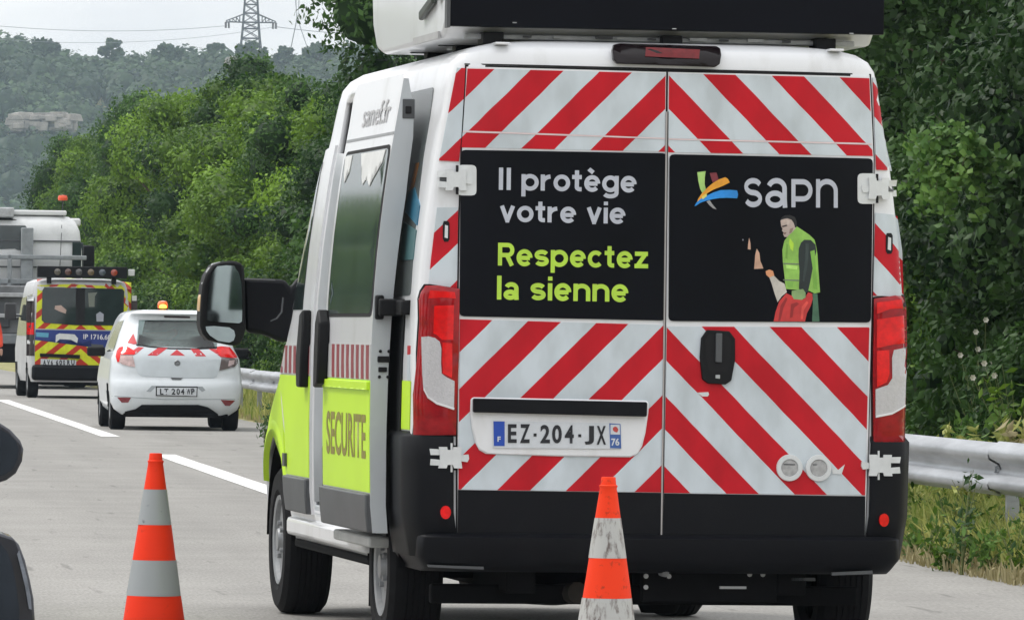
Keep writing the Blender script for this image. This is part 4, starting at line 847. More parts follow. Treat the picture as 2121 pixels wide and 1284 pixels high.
# little pockets in the corner columns
for cx, cy in ((923.5, 480), (1841, 505)):
    rs('pocket_rim', [(cx+p[0], cy+p[1]) for p in ((-5, -22), (-7, -16), (-7, 15), (-4, 21), (4, 21), (7, 15), (7, -17), (4, -22))], GAP, van, d0=0, d1=0.010, sub=0.03)
    rs('pocket', [(cx+p[0], cy+p[1]) for p in ((-2.5, -14), (-3.5, 12), (3, 14), (3.5, -12))], HINGE, van, d0=0.01, d1=0.013, sub=0.03)
# roof edge brake light
bl = rs('brake_light', [(1269, 94), (1266, 105), (1268, 125), (1276, 133), (1478, 140), (1488, 134), (1491, 115), (1489, 101), (1482, 97), (1280, 91)], M('smoked_lens', (0.008, 0.004, 0.005), rough=0.2, spec=.3), van, d0=-0.03, d1=0.035, sub=0.06, bevel=0.006)
rs('lens', [(1334, 99), (1333, 118), (1444, 123), (1446, 104)], M('dim_red_lens', (0.15, 0.005, 0.008), rough=0.2, spec=.3, var=0.3, scale=30), bl, d0=0.03, d1=0.040)
rs('roof_gutter', [(962, 134.5), (1804, 156.5), (1804, 154), (962, 132)], GAP, van, d0=0, d1=0.003)

# taillights wrap round the corners
def tail(s):
    X = (lambda p: z2(p)) if s < 0 else None
    if s < 0: ol = [z2(p) for p in ((118, 92), (200, 92), (322, 112), (318, 500), (300, 993), (160, 995), (46, 992), (44, 750), (46, 500), (58, 300), (78, 180), (92, 130))]
    else:
        k8 = 1284/724.0; z8 = lambda p: (1700+p[0]/k8, 560+p[1]/k8)
        ol = [z8(p) for p in ((192, 104), (270, 92), (302, 97), (310, 140), (313, 300), (306, 520), (304, 634), (190, 634), (188, 400))]
    L = rs('taillight', ol, REDL, van, d0=-0.01, d1=0.022, sub=0.045, bulge=0.012)
    if s < 0:
        W_ = [z2(p) for p in ((88, 402), (130, 398), (170, 408), (198, 430), (208, 470), (206, 560), (210, 622), (240, 645), (288, 668), (284, 842), (235, 825), (180, 808), (125, 770), (100, 720), (92, 600))]
        U1 = [z2(p) for p in ((140, 120), (290, 132), (296, 170), (210, 165), (130, 170))]; U2 = [z2(p) for p in ((215, 435), (275, 440), (275, 600), (272, 648), (218, 622), (214, 540))]; U3 = [z2(p) for p in ((165, 215), (285, 210), (280, 420), (212, 420), (180, 390), (160, 380))]
    else:
        W_ = [z8(p) for p in ((262, 292), (310, 278), (306, 400), (303, 500), (255, 528), (195, 540), (195, 436), (240, 420), (256, 395), (255, 320))]
        U1 = [z8(p) for p in ((200, 118), (290, 106), (296, 140), (250, 142), (200, 160))]; U2 = [z8(p) for p in ((200, 295), (245, 292), (246, 380), (236, 410), (200, 428))]; U3 = [z8(p) for p in ((200, 180), (300, 165), (302, 268), (262, 272), (200, 285))]
    rs('clear_lens', W_, CLEARL, L, d0=0.018, d1=0.0375, sub=0.03)
    rim = W_[9:14] if s < 0 else W_[3:6]
    rs('lens_rim', [(a, b_) for a, b_ in rim]+[(a+1, b_-4.5) for a, b_ in reversed(rim)], M('lens_rim_white', (.75, .74, .74), rough=.3), L, d0=0.03, d1=0.041, sub=0.04)
    for U in (U1, U2, U3): rs('lens_cell', U, REDB, L, d0=0.018, d1=0.0365, sub=0.03)
    rs('light_seal', [(p[0]+(-2.5 if p[0] < (903 if s < 0 else 1840) else 2.5), p[1]+(-3 if p[1] < 750 else 3)) for p in ol], GAP, L, d0=-0.004, d1=0.004, sub=0.05)
tail(-1); tail(1)

# bumper: corner pieces, step and reflectors
def bumper_piece(name, x0, x1, ztab, m):                     # ztab: (z, proud)
    n = max(6, int((x1-x0)/0.04)); v = []
    for z, pr in ztab:
        for i in range(n+1):
            x = x0+(x1-x0)*i/n; v.append((x, pr, z))
    return n, v
def bump_outer():
    W_ = 1.03; prof = [(0.36, 0.02), (0.375, -0.045), (0.42, -0.075), (0.50, -0.078), (0.515, -0.05), (0.52, 0.01)]
    def ring(Wd, z, off, k=0.22, n_=5.0, L=0.66):
        r_ = []; N = 16
        r_.append((-Wd, L, z))
        for i in range(N, -1, -1):
            a = (i/N)*math.pi/2; r_.append((-Wd*math.sin(a)**(2/n_), off+k*(1-math.cos(a)**(2/n_)) if i < N else off+k, z))
        r_ += [(-x, y, z) for x, y, z in reversed(r_[:-1])]; return r_
    mb = MB(); rg = [ring(1.0-0.03*(1 if z < .4 else 0), z, pr) for z, pr in prof]; n = len(rg[0])
    mb.add([p for q in rg for p in q], [(k*n+j, k*n+j+1, (k+1)*n+j+1, (k+1)*n+j) for k in range(len(rg)-1) for j in range(n-1)]); return mb
bp_ = bump_outer(); bp_.build('bumper', BUMP, van, smooth=True, angle=50)
for s in (-1, 1):
    # tall corner mouldings wrapping from beside the doors onto the flanks
    mb = MB(); zs = [0.42, 0.6, 0.8, 0.90, 0.925]; xs = [0.858, 0.89, 0.93, 0.96, 0.985, 1.005]; cols = []
    for z in zs:
        pr = 0.028 if z < 0.92 else 0.004; Wd = WV(z); row = []
        for x in xs: row.append((s*x*Wd/1.02, YS(x*Wd/1.02, z)-pr, z))
        for y in (0.12, 0.2, 0.35, 0.5, 0.60): row.append((s*(Wd+pr*0.9), y, z if y < .55 else z))
        cols.append(row)
    n = len(cols[0]); mb.add([p for q in cols for p in q], [(k*n+j, k*n+j+1, (k+1)*n+j+1, (k+1)*n+j) for k in range(len(cols)-1) for j in range(n-1)])
    o = mb.build('corner_moulding', BUMP, van, smooth=True, angle=60); m_ = o.modifiers.new('s', 'SOLIDIFY'); m_.thickness = 0.012; m_.offset = -1
    cx, cy = (920, 1060) if s < 0 else (1827, 1076); q = px2(cx, cy)
    slab('reflector', [(q[0]+0.021*math.cos(a), q[1]+0.027*math.sin(a)) for a in [i*math.pi/8 for i in range(16)]], mr_, 0.02, 0.042, REDB, van)
rs('step_edge', [(882, 1168), (884, 1173), (998, 1178), (998, 1172)], GREYP, van, d0=0.03, d1=0.05); rs('step_edge', [(1718, 1184), (1718, 1190), (1802, 1187), (1802, 1180)], GREYP, van, d0=0.03, d1=0.05)
MB().box(-0.9, 0.9, 0.05, 0.30, 0.40, 0.50).build('bumper_core', UNDER, van)

# ---- left side: front door, sliding door slid back, sill, mirror
WV_edge = 0.105; DO = 0.022
def sidepoly(ys_, zs_): return [(a, b_) for a, b_ in zip(ys_, zs_)]
def slide(z): return 0.0
dy0, dy1 = 0.45, 1.90
WO = lambda z: float(np.interp(z, [0.5, 1.0, 2.37], [0.112, 0.115, 0.130]))
WI = lambda z: float(np.interp(z, [0.5, 1.0, 1.9, 2.2, 2.38], [0.05, 0.045, 0.035, 0.05, 0.115]))
def md_(u, v, d): return (-(WV(v)+WO(v)+(d-WV_edge)), u, v)
def mdoor(u, v, d): return (-(WV(v)+(WO(v) if d > 0.06 else WI(v))), u, v)
dlow = 0.50
def doorshape(y0, y1, zb, zt): return [(y0, zb), (y1, zb), (y1, 1.4), (y1, zt-0.06), (y1-0.05, zt), (y0+.05, zt+0.0), (y0, zt-0.02), (y0, 1.4)]
sd_ = slab('sliding_door', doorshape(dy0, dy1, 0.50, 2.385), mdoor, DO, WV_edge, WHITE, van, sub=0.16)
sd_.data.materials.append(EDGE)
for p in sd_.data.polygons:
    if p.normal.y < -0.8: p.material_index = 1
D = WV_edge
def ss(name, poly, m, par, d0=D, d1=D+0.003, sub=0.16, **k): return slab(name, poly, md_, d0, d1, m, par, sub=sub, **k)
ss('window', rquad([(dy0+0.05, 1.40), (1.82, 1.40), (1.82, 2.08), (dy0+0.05, 2.08)], 0.06), SGLASS, sd_)
ss('window_frame', rquad([(dy0+0.012, 1.385), (1.84, 1.385), (1.84, 2.095), (dy0+0.012, 2.095)], 0.07), GAP, sd_, d1=D+0.0015)
pe = [(0.58, 2.075), (0.62, 2.02), (0.68, 2.03), (0.72, 1.99), (0.78, 2.02), (0.82, 1.96), (0.86, 1.99), (0.90, 1.93), (0.96, 1.95), (1.0, 2.01), (1.05, 1.96), (1.12, 1.94), (1.17, 1.97), (1.20, 2.03), (1.30, 2.075)]
ss('peeling_film', pe, M('torn_white_film', (0.72, 0.73, 0.72), rough=0.6), sd_, d1=D+0.006)
ss('peeling_film', [(1.58, 2.075), (1.60, 2.0), (1.66, 2.02), (1.70, 1.96), (1.75, 2.0), (1.80, 2.075)], M('torn_white_film', (0, 0, 0)), sd_, d1=D+0.006)
ss('lime_panel', [(dy0+0.005, 0.665), (dy1-0.005, 0.665), (dy1-0.005, 1.125), (dy0+0.005, 1.125)], LIME, sd_)
ss('side_moulding', [(dy0+0.01, 0.50), (dy1-0.01, 0.50), (dy1-0.01, 0.66), (dy0+0.01, 0.66)], GREYP, sd_, d0=D-0.02, d1=D+0.022, bevel=0.008)
def stripes(y0, y1, z0, z1, n, par, d):
    mt = M('maroon_stripe', (0.26, 0.03, 0.045), rough=0.4); w = (y1-y0)/n
    for i in range(n): slab('side_stripe', [(y0+w*i, z0), (y0+w*(i+0.52), z0), (y0+w*(i+0.66), z1), (y0+w*(i+.14), z1)], md_ if par is sd_ else ml_, d, d+0.002, mt, par)
ss('stripe_ground', [(dy0+.005, 1.128), (dy1-.005, 1.128), (dy1-.005, 1.272), (dy0+.005, 1.272)], M('film_grey', (0.50, 0.50, 0.50), rough=0.4), sd_)
stripes(dy0+0.03, dy1-0.22, 1.13, 1.27, 8, sd_, D+0.003)
ss('belt_line', [(dy0+.005, 1.085), (dy1-.005, 1.085), (dy1-.005, 1.12), (dy0+.005, 1.12)], LIME, sd_, d1=D+0.016, bevel=0.004)
ss('crease', [(dy0+.01, 2.135), (dy1-.01, 2.135), (dy1-.01, 2.147), (dy0+.01, 2.147)], M('crease_grey', (0.3, 0.31, 0.32), rough=0.5), sd_, d1=D+0.002)
ss('handle', [(dy1-0.02, 1.08), (dy1-0.14, 1.10), (dy1-0.16, 1.2), (dy1-0.15, 1.36), (dy1-0.08, 1.42), (dy1-0.02, 1.36)], BLACKP, sd_, d1=D+0.05, bevel=0.01)
MAR = M('maroon_lettering', (0.20, 0.16, 0.03), rough=0.5)
text_part('lettering', 'SECURITE', [(dy1-0.14, 0.985), (dy0+0.10, 0.985), (dy0+0.10, 0.80), (dy1-0.14, 0.80)], M('brown_lettering', (0.24, 0.21, 0.03), rough=0.5), sd_, bold=0.02, d=D+0.0045, mp=md_)
text_part('lettering', 'sanef.fr', [(dy1-0.42, 2.29), (dy0+0.22, 2.29), (dy0+0.22, 2.19), (dy1-0.42, 2.19)], M('pale_grey_lettering', (0.46, 0.46, 0.47), rough=0.5), sd_, bold=0.01, d=D+0.003, mp=md_)
# latch hardware on the door's rear edge
def edge_box(name, x0, x1, z0, z1, m, dep=0.01, bev=0.003): return MB().box(-(WV((z0+z1)/2)+x1), -(WV((z0+z1)/2)+x0), dy0-dep, dy0+0.002, z0, z1).build(name, m, sd_, bevel=bev)
edge_box('latch', 0.062, 0.112, 2.20, 2.28, GREYP, 0.006); edge_box('latch', 0.075, 0.10, 2.22, 2.25, GAP, 0.012); edge_box('latch', 0.04, 0.09, 1.20, 1.225, GAP); edge_box('latch', 0.05, 0.085, 1.16, 1.18, GAP)
for zz in (1.245, 1.14):
    for xx in (0.045, 0.08): MB().lathe([(0.007, -0.004), (0.006, -0.007), (0.001, -0.008)], 8, (-(WV(zz)+xx), dy0, zz), 'y').build('latch', GAP, sd_)
# roller arm in the waist rail of the rear quarter
slab('door_rail', [(0.22, 1.40), (1.85, 1.40), (1.85, 1.455), (0.22, 1.455)], ml_, 0.0, 0.006, GAP, van, sub=0.2)
ra = MB().box(-1.115, -1.005, 0.38, 0.46, 1.39, 1.46).box(-1.05, -1.005, 0.22, 0.44, 1.395, 1.455).box(-1.125, -1.09, 0.42, 0.475, 1.375, 1.475); ra.build('roller_arm', BLACKP, van, bevel=0.008)
# rear quarter: dark window, stickers, black sheets
q4 = lambda pts: [(a, b_) for a, b_ in pts]
def qs(name, poly, m, d0=0.0, d1=0.003, par=None, **k): return slab(name, poly, ml_, d0, d1, m, par or van, sub=0.15, **k)
qw = qs('quarter_window', rquad([(0.22, 1.475), (1.80, 1.475), (1.80, 2.33), (0.42, 2.33)], 0.04), QREFL)
qs('window_sticker', [(0.24, 1.62), (0.62, 1.62), (0.62, 1.78), (0.24, 1.74)], M('teal_film', (0.07, 0.16, 0.17), rough=0.3), d1=0.005, par=qw); qs('window_sticker', [(0.24, 1.76), (0.62, 1.82), (0.62, 1.90), (0.45, 1.92), (0.24, 1.84)], M('blue_film', (0.03, 0.16, 0.26), rough=0.3), d1=0.005, par=qw)
qs('window_sticker', [(0.52, 1.86), (0.60, 1.86), (0.52, 2.02), (0.44, 2.02)], M('orange_film', (0.35, 0.14, 0.03), rough=0.3), d1=0.005, par=qw)
qs('lime_panel', [(0.10, 0.93), (0.40, 0.93), (0.40, 1.127), (0.10, 1.127)], LIME); qs('lime_panel', [(0.40, 0.85), (1.84, 0.85), (1.84, 1.127), (0.40, 1.127)], BLACKP)  # the second panel is black, part of the dark strip behind the door
qs('quarter_black_sheet', [(0.33, 0.9), (1.84, 0.9), (1.84, 1.395), (0.33, 1.395)], BLACKP, d0=0.002, d1=0.007); qs('side_stripe', [(0.12, 1.13), (0.19, 1.13), (0.22, 1.27), (0.15, 1.27)], CH_U)  # black sheet copies the dark strip beside the slid-back door
# aperture frame and pillar faces
bpv = MB(); zz = [0.56, 0.8, 1.2, 1.47, 1.7, 2.0, 2.12]
for i, z in enumerate(zz): bpv.v += [(-(WV(z)-0.005), 3.095, z), (-(WV(z)-0.10), 3.075, z), (-(WV(z)-0.20), 3.11, z)]
bpv.f = [(3*i+j, 3*i+j+1, 3*i+j+4, 3*i+j+3) for i in range(len(zz)-1) for j in range(2)]
bpo = bpv.build('door_pillar', EDGE, van, smooth=True); m_ = bpo.modifiers.new('s', 'SOLIDIFY'); m_.thickness = 0.03
MB().tube([(-(WV(z)-0.045), 3.065, z) for z in zz], 0.012, 6).build('door_seal', GREYP, van, smooth=True)
MB().box(-1.01, -0.80, 1.84, 3.12, 0.50, 0.545).build('step_plate', EDGE, van, bevel=0.006)
MB().box(-1.03, -0.9, 1.42, 3.95, 0.385, 0.47).build('sill', WHITE, van, bevel=0.02)
MB().box(-1.095, -1.0, 0.75, 1.85, 0.43, 0.475).build('side_step', M('step_grey', (0.42, 0.43, 0.42), rough=0.5, var=0.15), van, bevel=0.01)
# front door
fd = slab('front_door', [(3.13, 0.50), (3.93, 0.50), (3.97, 0.8), (4.15, 1.0), (4.30, 1.30), (4.20, 1.5), (3.80, 2.05), (3.62, 2.14), (3.13, 2.16)], ml_, -0.002, 0.012, WHITE, van, sub=0.14)
fs_ = lambda name, poly, m, d0=0.012, d1=0.015, **k: slab(name, poly, ml_, d0, d1, m, fd, sub=0.15, **k)
fs_('window', [(3.50, 1.42), (4.18, 1.42), (4.12, 1.52), (3.76, 2.0), (3.66, 2.07), (3.46, 2.09)], DGLASS); fs_('lime_panel', [(3.135, 0.665), (3.95, 0.665), (4.0, 0.9), (4.22, 1.12), (3.135, 1.12)], LIME)
fs_('stripe_ground', [(3.135, 1.125), (4.22, 1.125), (4.33, 1.26), (3.135, 1.26)], M('film_grey', (0, 0, 0)))
stripes(3.15, 4.25, 1.13, 1.255, 7, fd, 0.015)
fs_('handle', [(3.18, 1.07), (3.30, 1.07), (3.34, 1.2), (3.30, 1.40), (3.2, 1.42), (3.17, 1.3)], BLACKP, d1=0.055, bevel=0.01); fs_('side_moulding', [(3.14, 0.50), (3.88, 0.50), (3.93, 0.66), (3.14, 0.66)], GREYP, d0=0.0, d1=0.035, bevel=0.008)
MB().box(-1.05, -1.03, 3.9, 3.98, 0.70, 0.76).build('door_hinge', GREYP, fd)
# front wing in lime
def wingpoly():
    a = [(AX2+0.52*math.cos(t), 0.36+0.52*math.sin(t)) for t in [math.pi*i/14 for i in range(0, 15)]]
    return [p for p in a if p[1] > 0.5]
ar = wingpoly(); ly = 4.75
slab('lime_panel', [(4.02, 0.66)]+[p for p in reversed(ar) if p[0] < 4.90]+[(5.04, 0.72), (5.1, 0.95), (4.9, 1.10), (4.24, 1.12), (4.12, 0.9), (4.06, 0.7)], ml_, 0.0, 0.006, LIME, van, sub=0.07)
aw = MB(); n = 18
for i in range(n+1):
    t = R(30+120*i/n); c_, s_ = math.cos(t), math.sin(t)
    for rr, xo in ((0.495, -0.01), (0.502, 0.018), (0.53, 0.016), (0.57, 0.0)): aw.v.append((-(XL(AX2+rr*c_, 0.36+rr*s_)+xo-0.004), AX2+rr*c_, 0.36+rr*s_))
aw.f = [(4*i+j, 4*i+j+1, 4*i+j+5, 4*i+j+4) for i in range(n) for j in range(3)]
aw.build('wheel_arch_flare', LIME, van, smooth=True)
slab('a_pillar_trim', [(4.20, 1.40), (4.30, 1.38), (3.86, 2.04), (3.70, 2.12), (3.76, 2.04)], ml_, 0.012, 0.02, BLACKP, van)
MB().tube([(-(XL(y_, z_)+.025), y_, z_) for y_, z_ in ((4.12, 1.42), (3.95, 1.7), (3.80, 1.98))], 0.012, 6).build('wind_deflector', GREYP, van, smooth=True)
slab('windscreen', [(-0.85, 1.42), (0.85, 1.42), (0.78, 2.2), (-0.78, 2.2)], lambda u, v, d: (u, YF(v)+0.004+d-0.12*abs(u/0.85)**3, v), 0, 0.01, DGLASS, van, sub=0.15)

# long arm mirror
kM = 1517/260.0; Dm = 27.45+4.25
def zm(p, dep=Dm): q = _Mi@at_depth(400+p[0]/kM, 520+p[1]/kM, dep); return q
def mslab(name, pts, dep, thick, m, par, bevel=0.0, sub=0, tx=0.0, tz=0.0):
    c = [zm(p, dep) for p in pts]; y0 = sum(q.y for q in c)/len(c); x0_, z0_ = sum(q.x for q in c)/len(c), sum(q.z for q in c)/len(c)
    return slab(name, [(q.x, q.z) for q in c], lambda u, v, d: (u, y0-d+tx*(u-x0_)+tz*(v-z0_), v), -thick, 0.0, m, par, bevel=bevel, sub=sub)
mh = mslab('mirror', [(340, 130), (230, 170), (150, 290), (110, 420), (95, 560), (80, 830), (80, 900), (110, 1000), (180, 1075), (330, 1110), (480, 1140), (560, 1140), (610, 1060), (640, 950), (640, 700), (635, 400), (620, 200), (580, 140), (480, 118)], Dm, 0.16, BLACKP, van, bevel=0.02)
MIRG = M('mirror_glass', (0.40, 0.47, 0.48), rough=0.05, metal=1.0, var=0.12, scale=4)
mslab('mirror_glass', [(290, 185), (225, 260), (190, 400), (168, 600), (160, 830), (200, 850), (560, 872), (595, 850), (600, 700), (590, 400), (560, 270), (500, 180), (400, 172)], Dm-0.018, 0.012, MIRG, mh, tx=0.05, tz=-0.0)
mslab('mirror_glass', [(145, 912), (250, 905), (440, 922), (500, 960), (515, 1020), (495, 1080), (440, 1105), (300, 1085), (200, 1020), (155, 960)], Dm-0.018, 0.012, MIRG, mh, tx=0.09, tz=0.0)
mslab('side_marker', [(155, 452), (110, 480), (80, 560), (70, 700), (85, 740), (125, 700), (135, 580)], Dm+0.02, 0.09, M('amber_lens', (0.75, 0.50, 0.26), rough=0.3), mh, bevel=0.006)
mslab('mirror_cap', [(340, 128), (240, 150), (170, 240), (105, 400), (140, 410), (190, 290), (250, 195), (345, 140)], Dm+0.03, 0.05, M('cap_grey', (0.32, 0.33, 0.34), rough=0.35), mh, bevel=0.004)
mslab('mirror_arm', [(610, 325), (900, 330), (1130, 350), (1180, 450), (1300, 300), (1310, 900), (1260, 1010), (1160, 1110), (1040, 1090), (930, 1040), (830, 1005), (640, 985)], Dm+0.10, 0.08, BUMP, van, bevel=0.02)
mslab('mirror_arm', [(620, 330), (1000, 345), (1000, 360), (620, 350)], Dm-0.02, 0.02, GREYP, van, bevel=0.003)
mslab('mirror_arm', [(1085, 560), (1100, 560), (1082, 740), (1020, 820), (940, 850), (940, 838), (1010, 808), (1066, 735)], Dm-0.0, 0.02, GREYP, van)

# ---- roof message box
SX0, SZ0 = px2(929, 62); SX1, _z = px2(1828, 84)
rb = empty('sign_box', (0, 0, 0)); rb.parent = van
SX0, SX1 = -0.882, 0.915; zb, zt = 2.525, 3.12; y0_, y1_ = 0.12, 2.35
prof = [(y0_+0.18, zb), (y1_-0.35, zb-0.0), (y1_-0.16, zb+0.03), (y1_-0.04, zb+0.13), (y1_, zb+0.28), (y1_-.02, zt-.05), (y1_-.08, zt), (y0_+0.03, zt), (y0_+.03, zb+.09)]
m = MB(); n = len(prof); m.add([(x, y, z) for x in (SX0-0.005, SX1-0.01) for y, z in prof], [tuple(range(n)), tuple(range(n, 2*n))]+[(i, (i+1) % n, n+(i+1) % n, n+i) for i in range(n)])
m.build('sign_housing', WHITE, rb, bevel=0.02)
sp_ = MB().box(SX0, SX1, y0_-0.03, y0_+0.03, zb+0.042, zt).build('sign_panel', M('panel_black', (0.003, 0.0035, 0.007), spec=.12, rough=0.4, var=0.2, scale=3), rb, bevel=0.004)
MB().box(SX0-0.014, SX0+0.0, y0_-0.034, y0_+0.035, zb+0.036, zt).build('panel_frame', GREYP, sp_, bevel=0.002)
MB().box(SX0-0.016, SX0-0.006, y0_+0.20, y0_+0.9, zb+0.0, zb+0.03).build('skirt', M('skirt_grey', (0.42, 0.42, 0.42), rough=0.5), rb)
lat = MB().box(SX0-0.03, SX0-0.006, 0.42, 0.78, 2.65, 2.69, Matrix.Translation(Vector((0, 0.57, 2.67)))@Matrix.Rotation(R(-9), 4, 'X')@Matrix.Translation(Vector((0, -0.57, -2.67))))
lat.box(SX0-0.03, SX0-0.006, 0.26, 0.33, 2.68, 2.78); lat.build('latch', M('dull_green_latch', (0.05, 0.06, 0.05), rough=0.4), rb, bevel=0.008)
for x in (-0.70, 0.68, 0.04):
    for ya, yb in ((0.16, 0.30), (0.9, 1.0), (1.7, 1.8)): MB().box(x-0.035, x+0.05, ya, yb, 2.50, 2.55).build('roof_mount', BLACKP, rb, bevel=0.004)
for yy in (0.24, 0.95, 1.75): MB().box(-0.80, 0.82, yy-0.025, yy+0.025, 2.522, 2.543).build('roof_bar', ALU if yy < .5 else UNDER, rb, bevel=0.004)
rnd = random.Random(4)
for i in range(9):
    x = -0.55+0.13*i+rnd.uniform(-.03, .03); w = rnd.uniform(0.03, 0.08)
    MB().box(x, x+w, 0.19, 0.20, 2.53, 2.53+rnd.uniform(0.006, .014)).build('wiring_clip', ALU if i % 2 else GREYP, rb)
for px_, py_2 in ((1031, 57), (1372, 66), (1718, 79)):
    q = px2(px_, py_2); MB().box(q[0]-0.008, q[0]+0.008, y0_-0.04, y0_-0.03, q[1]-0.002, q[1]+0.002).build('panel_clip', ALU, rb)
for x_ in (-0.68, 0.70): MB().box(x_-0.03, x_+0.03, -0.004, 0.35, 2.492, 2.502).build('roof_rail', WHITE, van, bevel=0.003)
# ------------------------------------------------------------------ traffic cones
ORA = M('cone_orange', (0.90, 0.042, 0.010), rough=0.6, spec=0.2, col2=(0.42, 0.035, 0.015), lo=0.62, hi=0.78, scale=26)
ORAB = M('cone_orange_worn', (0.90, 0.050, 0.010), rough=0.6, spec=0.2, col2=(0.20, 0.03, 0.015), lo=0.58, hi=0.76, scale=30)
RET = M('cone_reflective_band', (0.33, 0.35, 0.36), rough=0.4, col2=(0.10, 0.10, 0.10), lo=0.64, hi=0.74, scale=24)
RETW = M('cone_worn_band', (0.46, 0.46, 0.44), rough=0.5, col2=(0.13, 0.10, 0.09), lo=0.52, hi=0.66, scale=22, stretch=(1.5, 1.5, 0.5))
def cone(px, pyt, ppm, lean, lab, o_m, r_m, seed):
    T = at_depth(px, pyt, F/ppm); r = empty('traffic_cone', (T.x, T.y, 0), seed); tag(r, lab, 'traffic cone', 'traffic cones along the closed lane')
    H = T.z; s = H/0.78; rad = lambda d: (0.026+0.148*d)*s      # d = distance below the tip
    cuts = [0, 0.157, 0.310, 0.463, 0.617, 0.745]
    for i in range(5):
        a, b_ = cuts[i]*s, cuts[i+1]*s; white = i % 2 == 1; pr = 0.0015 if white else 0.0
        R1 = lambda d: rad(d/s)+pr
        P_ = []
        if i == 0: P_ = [(0.018*s, H), (0.026*s, H-0.001), (0.0275*s, H-0.004), (0.030*s, H-0.030*s), (0.036*s, H-0.034*s), (R1(0.045*s), H-0.045*s)]
        P_ += [(R1(a+(b_-a)*k/4), H-(a+(b_-a)*k/4)) for k in range(0 if i else 2, 5)]
        mb = MB(); mb.lathe(P_, 40); mb.f = [f for f in mb.f if len(f) == 4]
        rr = random.Random(seed*10+i)
        ph = rr.uniform(0, 6); mb.v = [(x*(1+0.012*math.sin(3*math.atan2(y, x)+ph+z*9)), y*(1+0.012*math.sin(3*math.atan2(y, x)+ph+z*9)), z) for x, y, z in mb.v]
        mb.build('reflective_band' if white else 'cone_body', r_m if white else o_m, r, smooth=True)
    MB().lathe([(0.001, H-0.012), (0.018*s, H-0.012), (0.018*s, H)], 20).build('tip_hole', GAP, r)
    MB().lathe([(rad(0.745), 0.035), (rad(0.77)+0.01, 0.03), (rad(0.77)+0.02, 0.025)], 40).build('skirt', o_m, r, smooth=True)
    MB().box(-0.20*s, 0.20*s, -0.20*s, 0.20*s, 0.004, 0.035).build('base', M('cone_base_black', (0.02, 0.02, 0.02), rough=0.8), r, bevel=0.012)
    r.rotation_euler = (0, lean, seed)
    return r
cone(322.5, 938, 475, 0.0, 'orange and grey banded traffic cone standing alone on the road left of the van', ORA, RET, 0.3)
cone(1260.5, 987, 540, 0.0, 'scuffed orange and white traffic cone standing close behind the van', ORAB, RETW, 1.1)

# ------------------------------------------------------------------ generic car body from plan outlines
def loft_vehicle(name, tab, ys_, ymid, m, parent, keep=None, smooth_angle=45, shrink=0.0, nk=7):
    """tab rows: z, W, Yr, Yf, kr, nr, kf, nf"""
    L = [(z, Wd-shrink, a+shrink, c-shrink, kr, nr, kf, nf) for (z, Wd, a, c, kr, nr, kf, nf) in tab]
    V, Fc = plan_loft(L, ys_, ymid, nk)
    if keep: Fc = [f for f in Fc if keep([sum(V[i][k] for i in f)/len(f) for k in range(3)])]
    return MB().add(V, Fc).build(name, m, parent, smooth=True, angle=smooth_angle)
def dens(tab, zs): return [tuple([z]+[interp(tab, z, k) for k in range(1, 8)]) for z in zs]
def small_wheel(par, x, y, r, w, side, tag_='wheel'):
    e = empty('wheel', (x, y, r)); e.parent = par; T = MB(); hw = w/2
    T.lathe([(r*.6, -hw*.8), (r*.72, -hw), (r*.92, -hw), (r, -hw*.75), (r, hw*.75), (r*.92, hw), (r*.72, hw), (r*.6, hw*.8)], 32, axis='x'); T.f = [f for f in T.f if len(f) == 4]; T.build('tyre', TYRE, e, smooth=True)
    q = side*hw; MB().lathe([(r*.63, q*.75), (r*.6, q*.9), (r*.5, q*.6), (r*.2, q*.7), (0.001, q*.8)], 24, axis='x').build('rim', RIM, e, smooth=True)

# ---- white hatchback
cc = at_depth(368, 681, 87.5); car = empty('service_car', (cc.x, cc.y, 0), R(0.25)); tag(car, 'white hatchback with flashing amber beacon and red chevrons on the hard shoulder', 'car')
CT = [(0.20, .70, .12, 3.95, .2, 4, .5, 3), (0.27, .80, .05, 3.98, .25, 4, .6, 3), (0.36, .845, 0.0, 4.0, .32, 3.6, .7, 2.6), (0.50, .86, -.03, 4.0, .38, 3.2, .75, 2.5), (0.60, .865, -.01, 3.95, .38, 3.2, .75, 2.5), (0.68, .862, .05, 3.9, .36, 3.2, .75, 2.5),
      (0.80, .85, .07, 3.8, .36, 3.2, .7, 2.5), (0.93, .835, .10, 3.5, .36, 3.0, .7, 2.5), (1.0, .80, .14, 3.2, .36, 3.0, .7, 2.5), (1.05, .775, .19, 2.95, .36, 3.0, .6, 2.5), (1.24, .715, .36, 2.6, .34, 3.0, .5, 2.5), (1.42, .645, .50, 2.35, .32, 3.0, .4, 2.5), (1.475, .61, .50, 2.25, .3, 3.2, .35, 2.5), (1.51, .58, .44, 2.15, .3, 3.2, .3, 2.5), (1.54, .52, .50, 2.0, .3, 3, .3, 2.5), (1.56, .40, .7, 1.8, .25, 3, .25, 2.5)]
zc_ = [0.20, .27, .32, .36, .42, .5, .55, .6, .64, .68, .74, .8, .86, .93, 1.0, 1.03, 1.05, 1.09, 1.13, 1.18, 1.24, 1.3, 1.36, 1.42, 1.45, 1.475, 1.49, 1.51, 1.54, 1.56]
ycs = [0.9]+[0.95+0.1*i for i in range(22)]
CTd = dens(CT, zc_)
cW = lambda z: interp(CT, z, 1)
def cY(x, z): return interp(CT, z, 2)+se_y(x, cW(z), interp(CT, z, 4), interp(CT, z, 5))
px3 = solver(car, cY)
def mc(u, v, d): return (u, cY(u, v)-d, v)
def mcl(u, v, d): return (-(cW(v)+d), u, v)
GL = [(375, 268), (920, 272), (1080, 400), (1065, 505), (870, 515), (650, 512), (470, 500), (352, 482), (362, 420)]
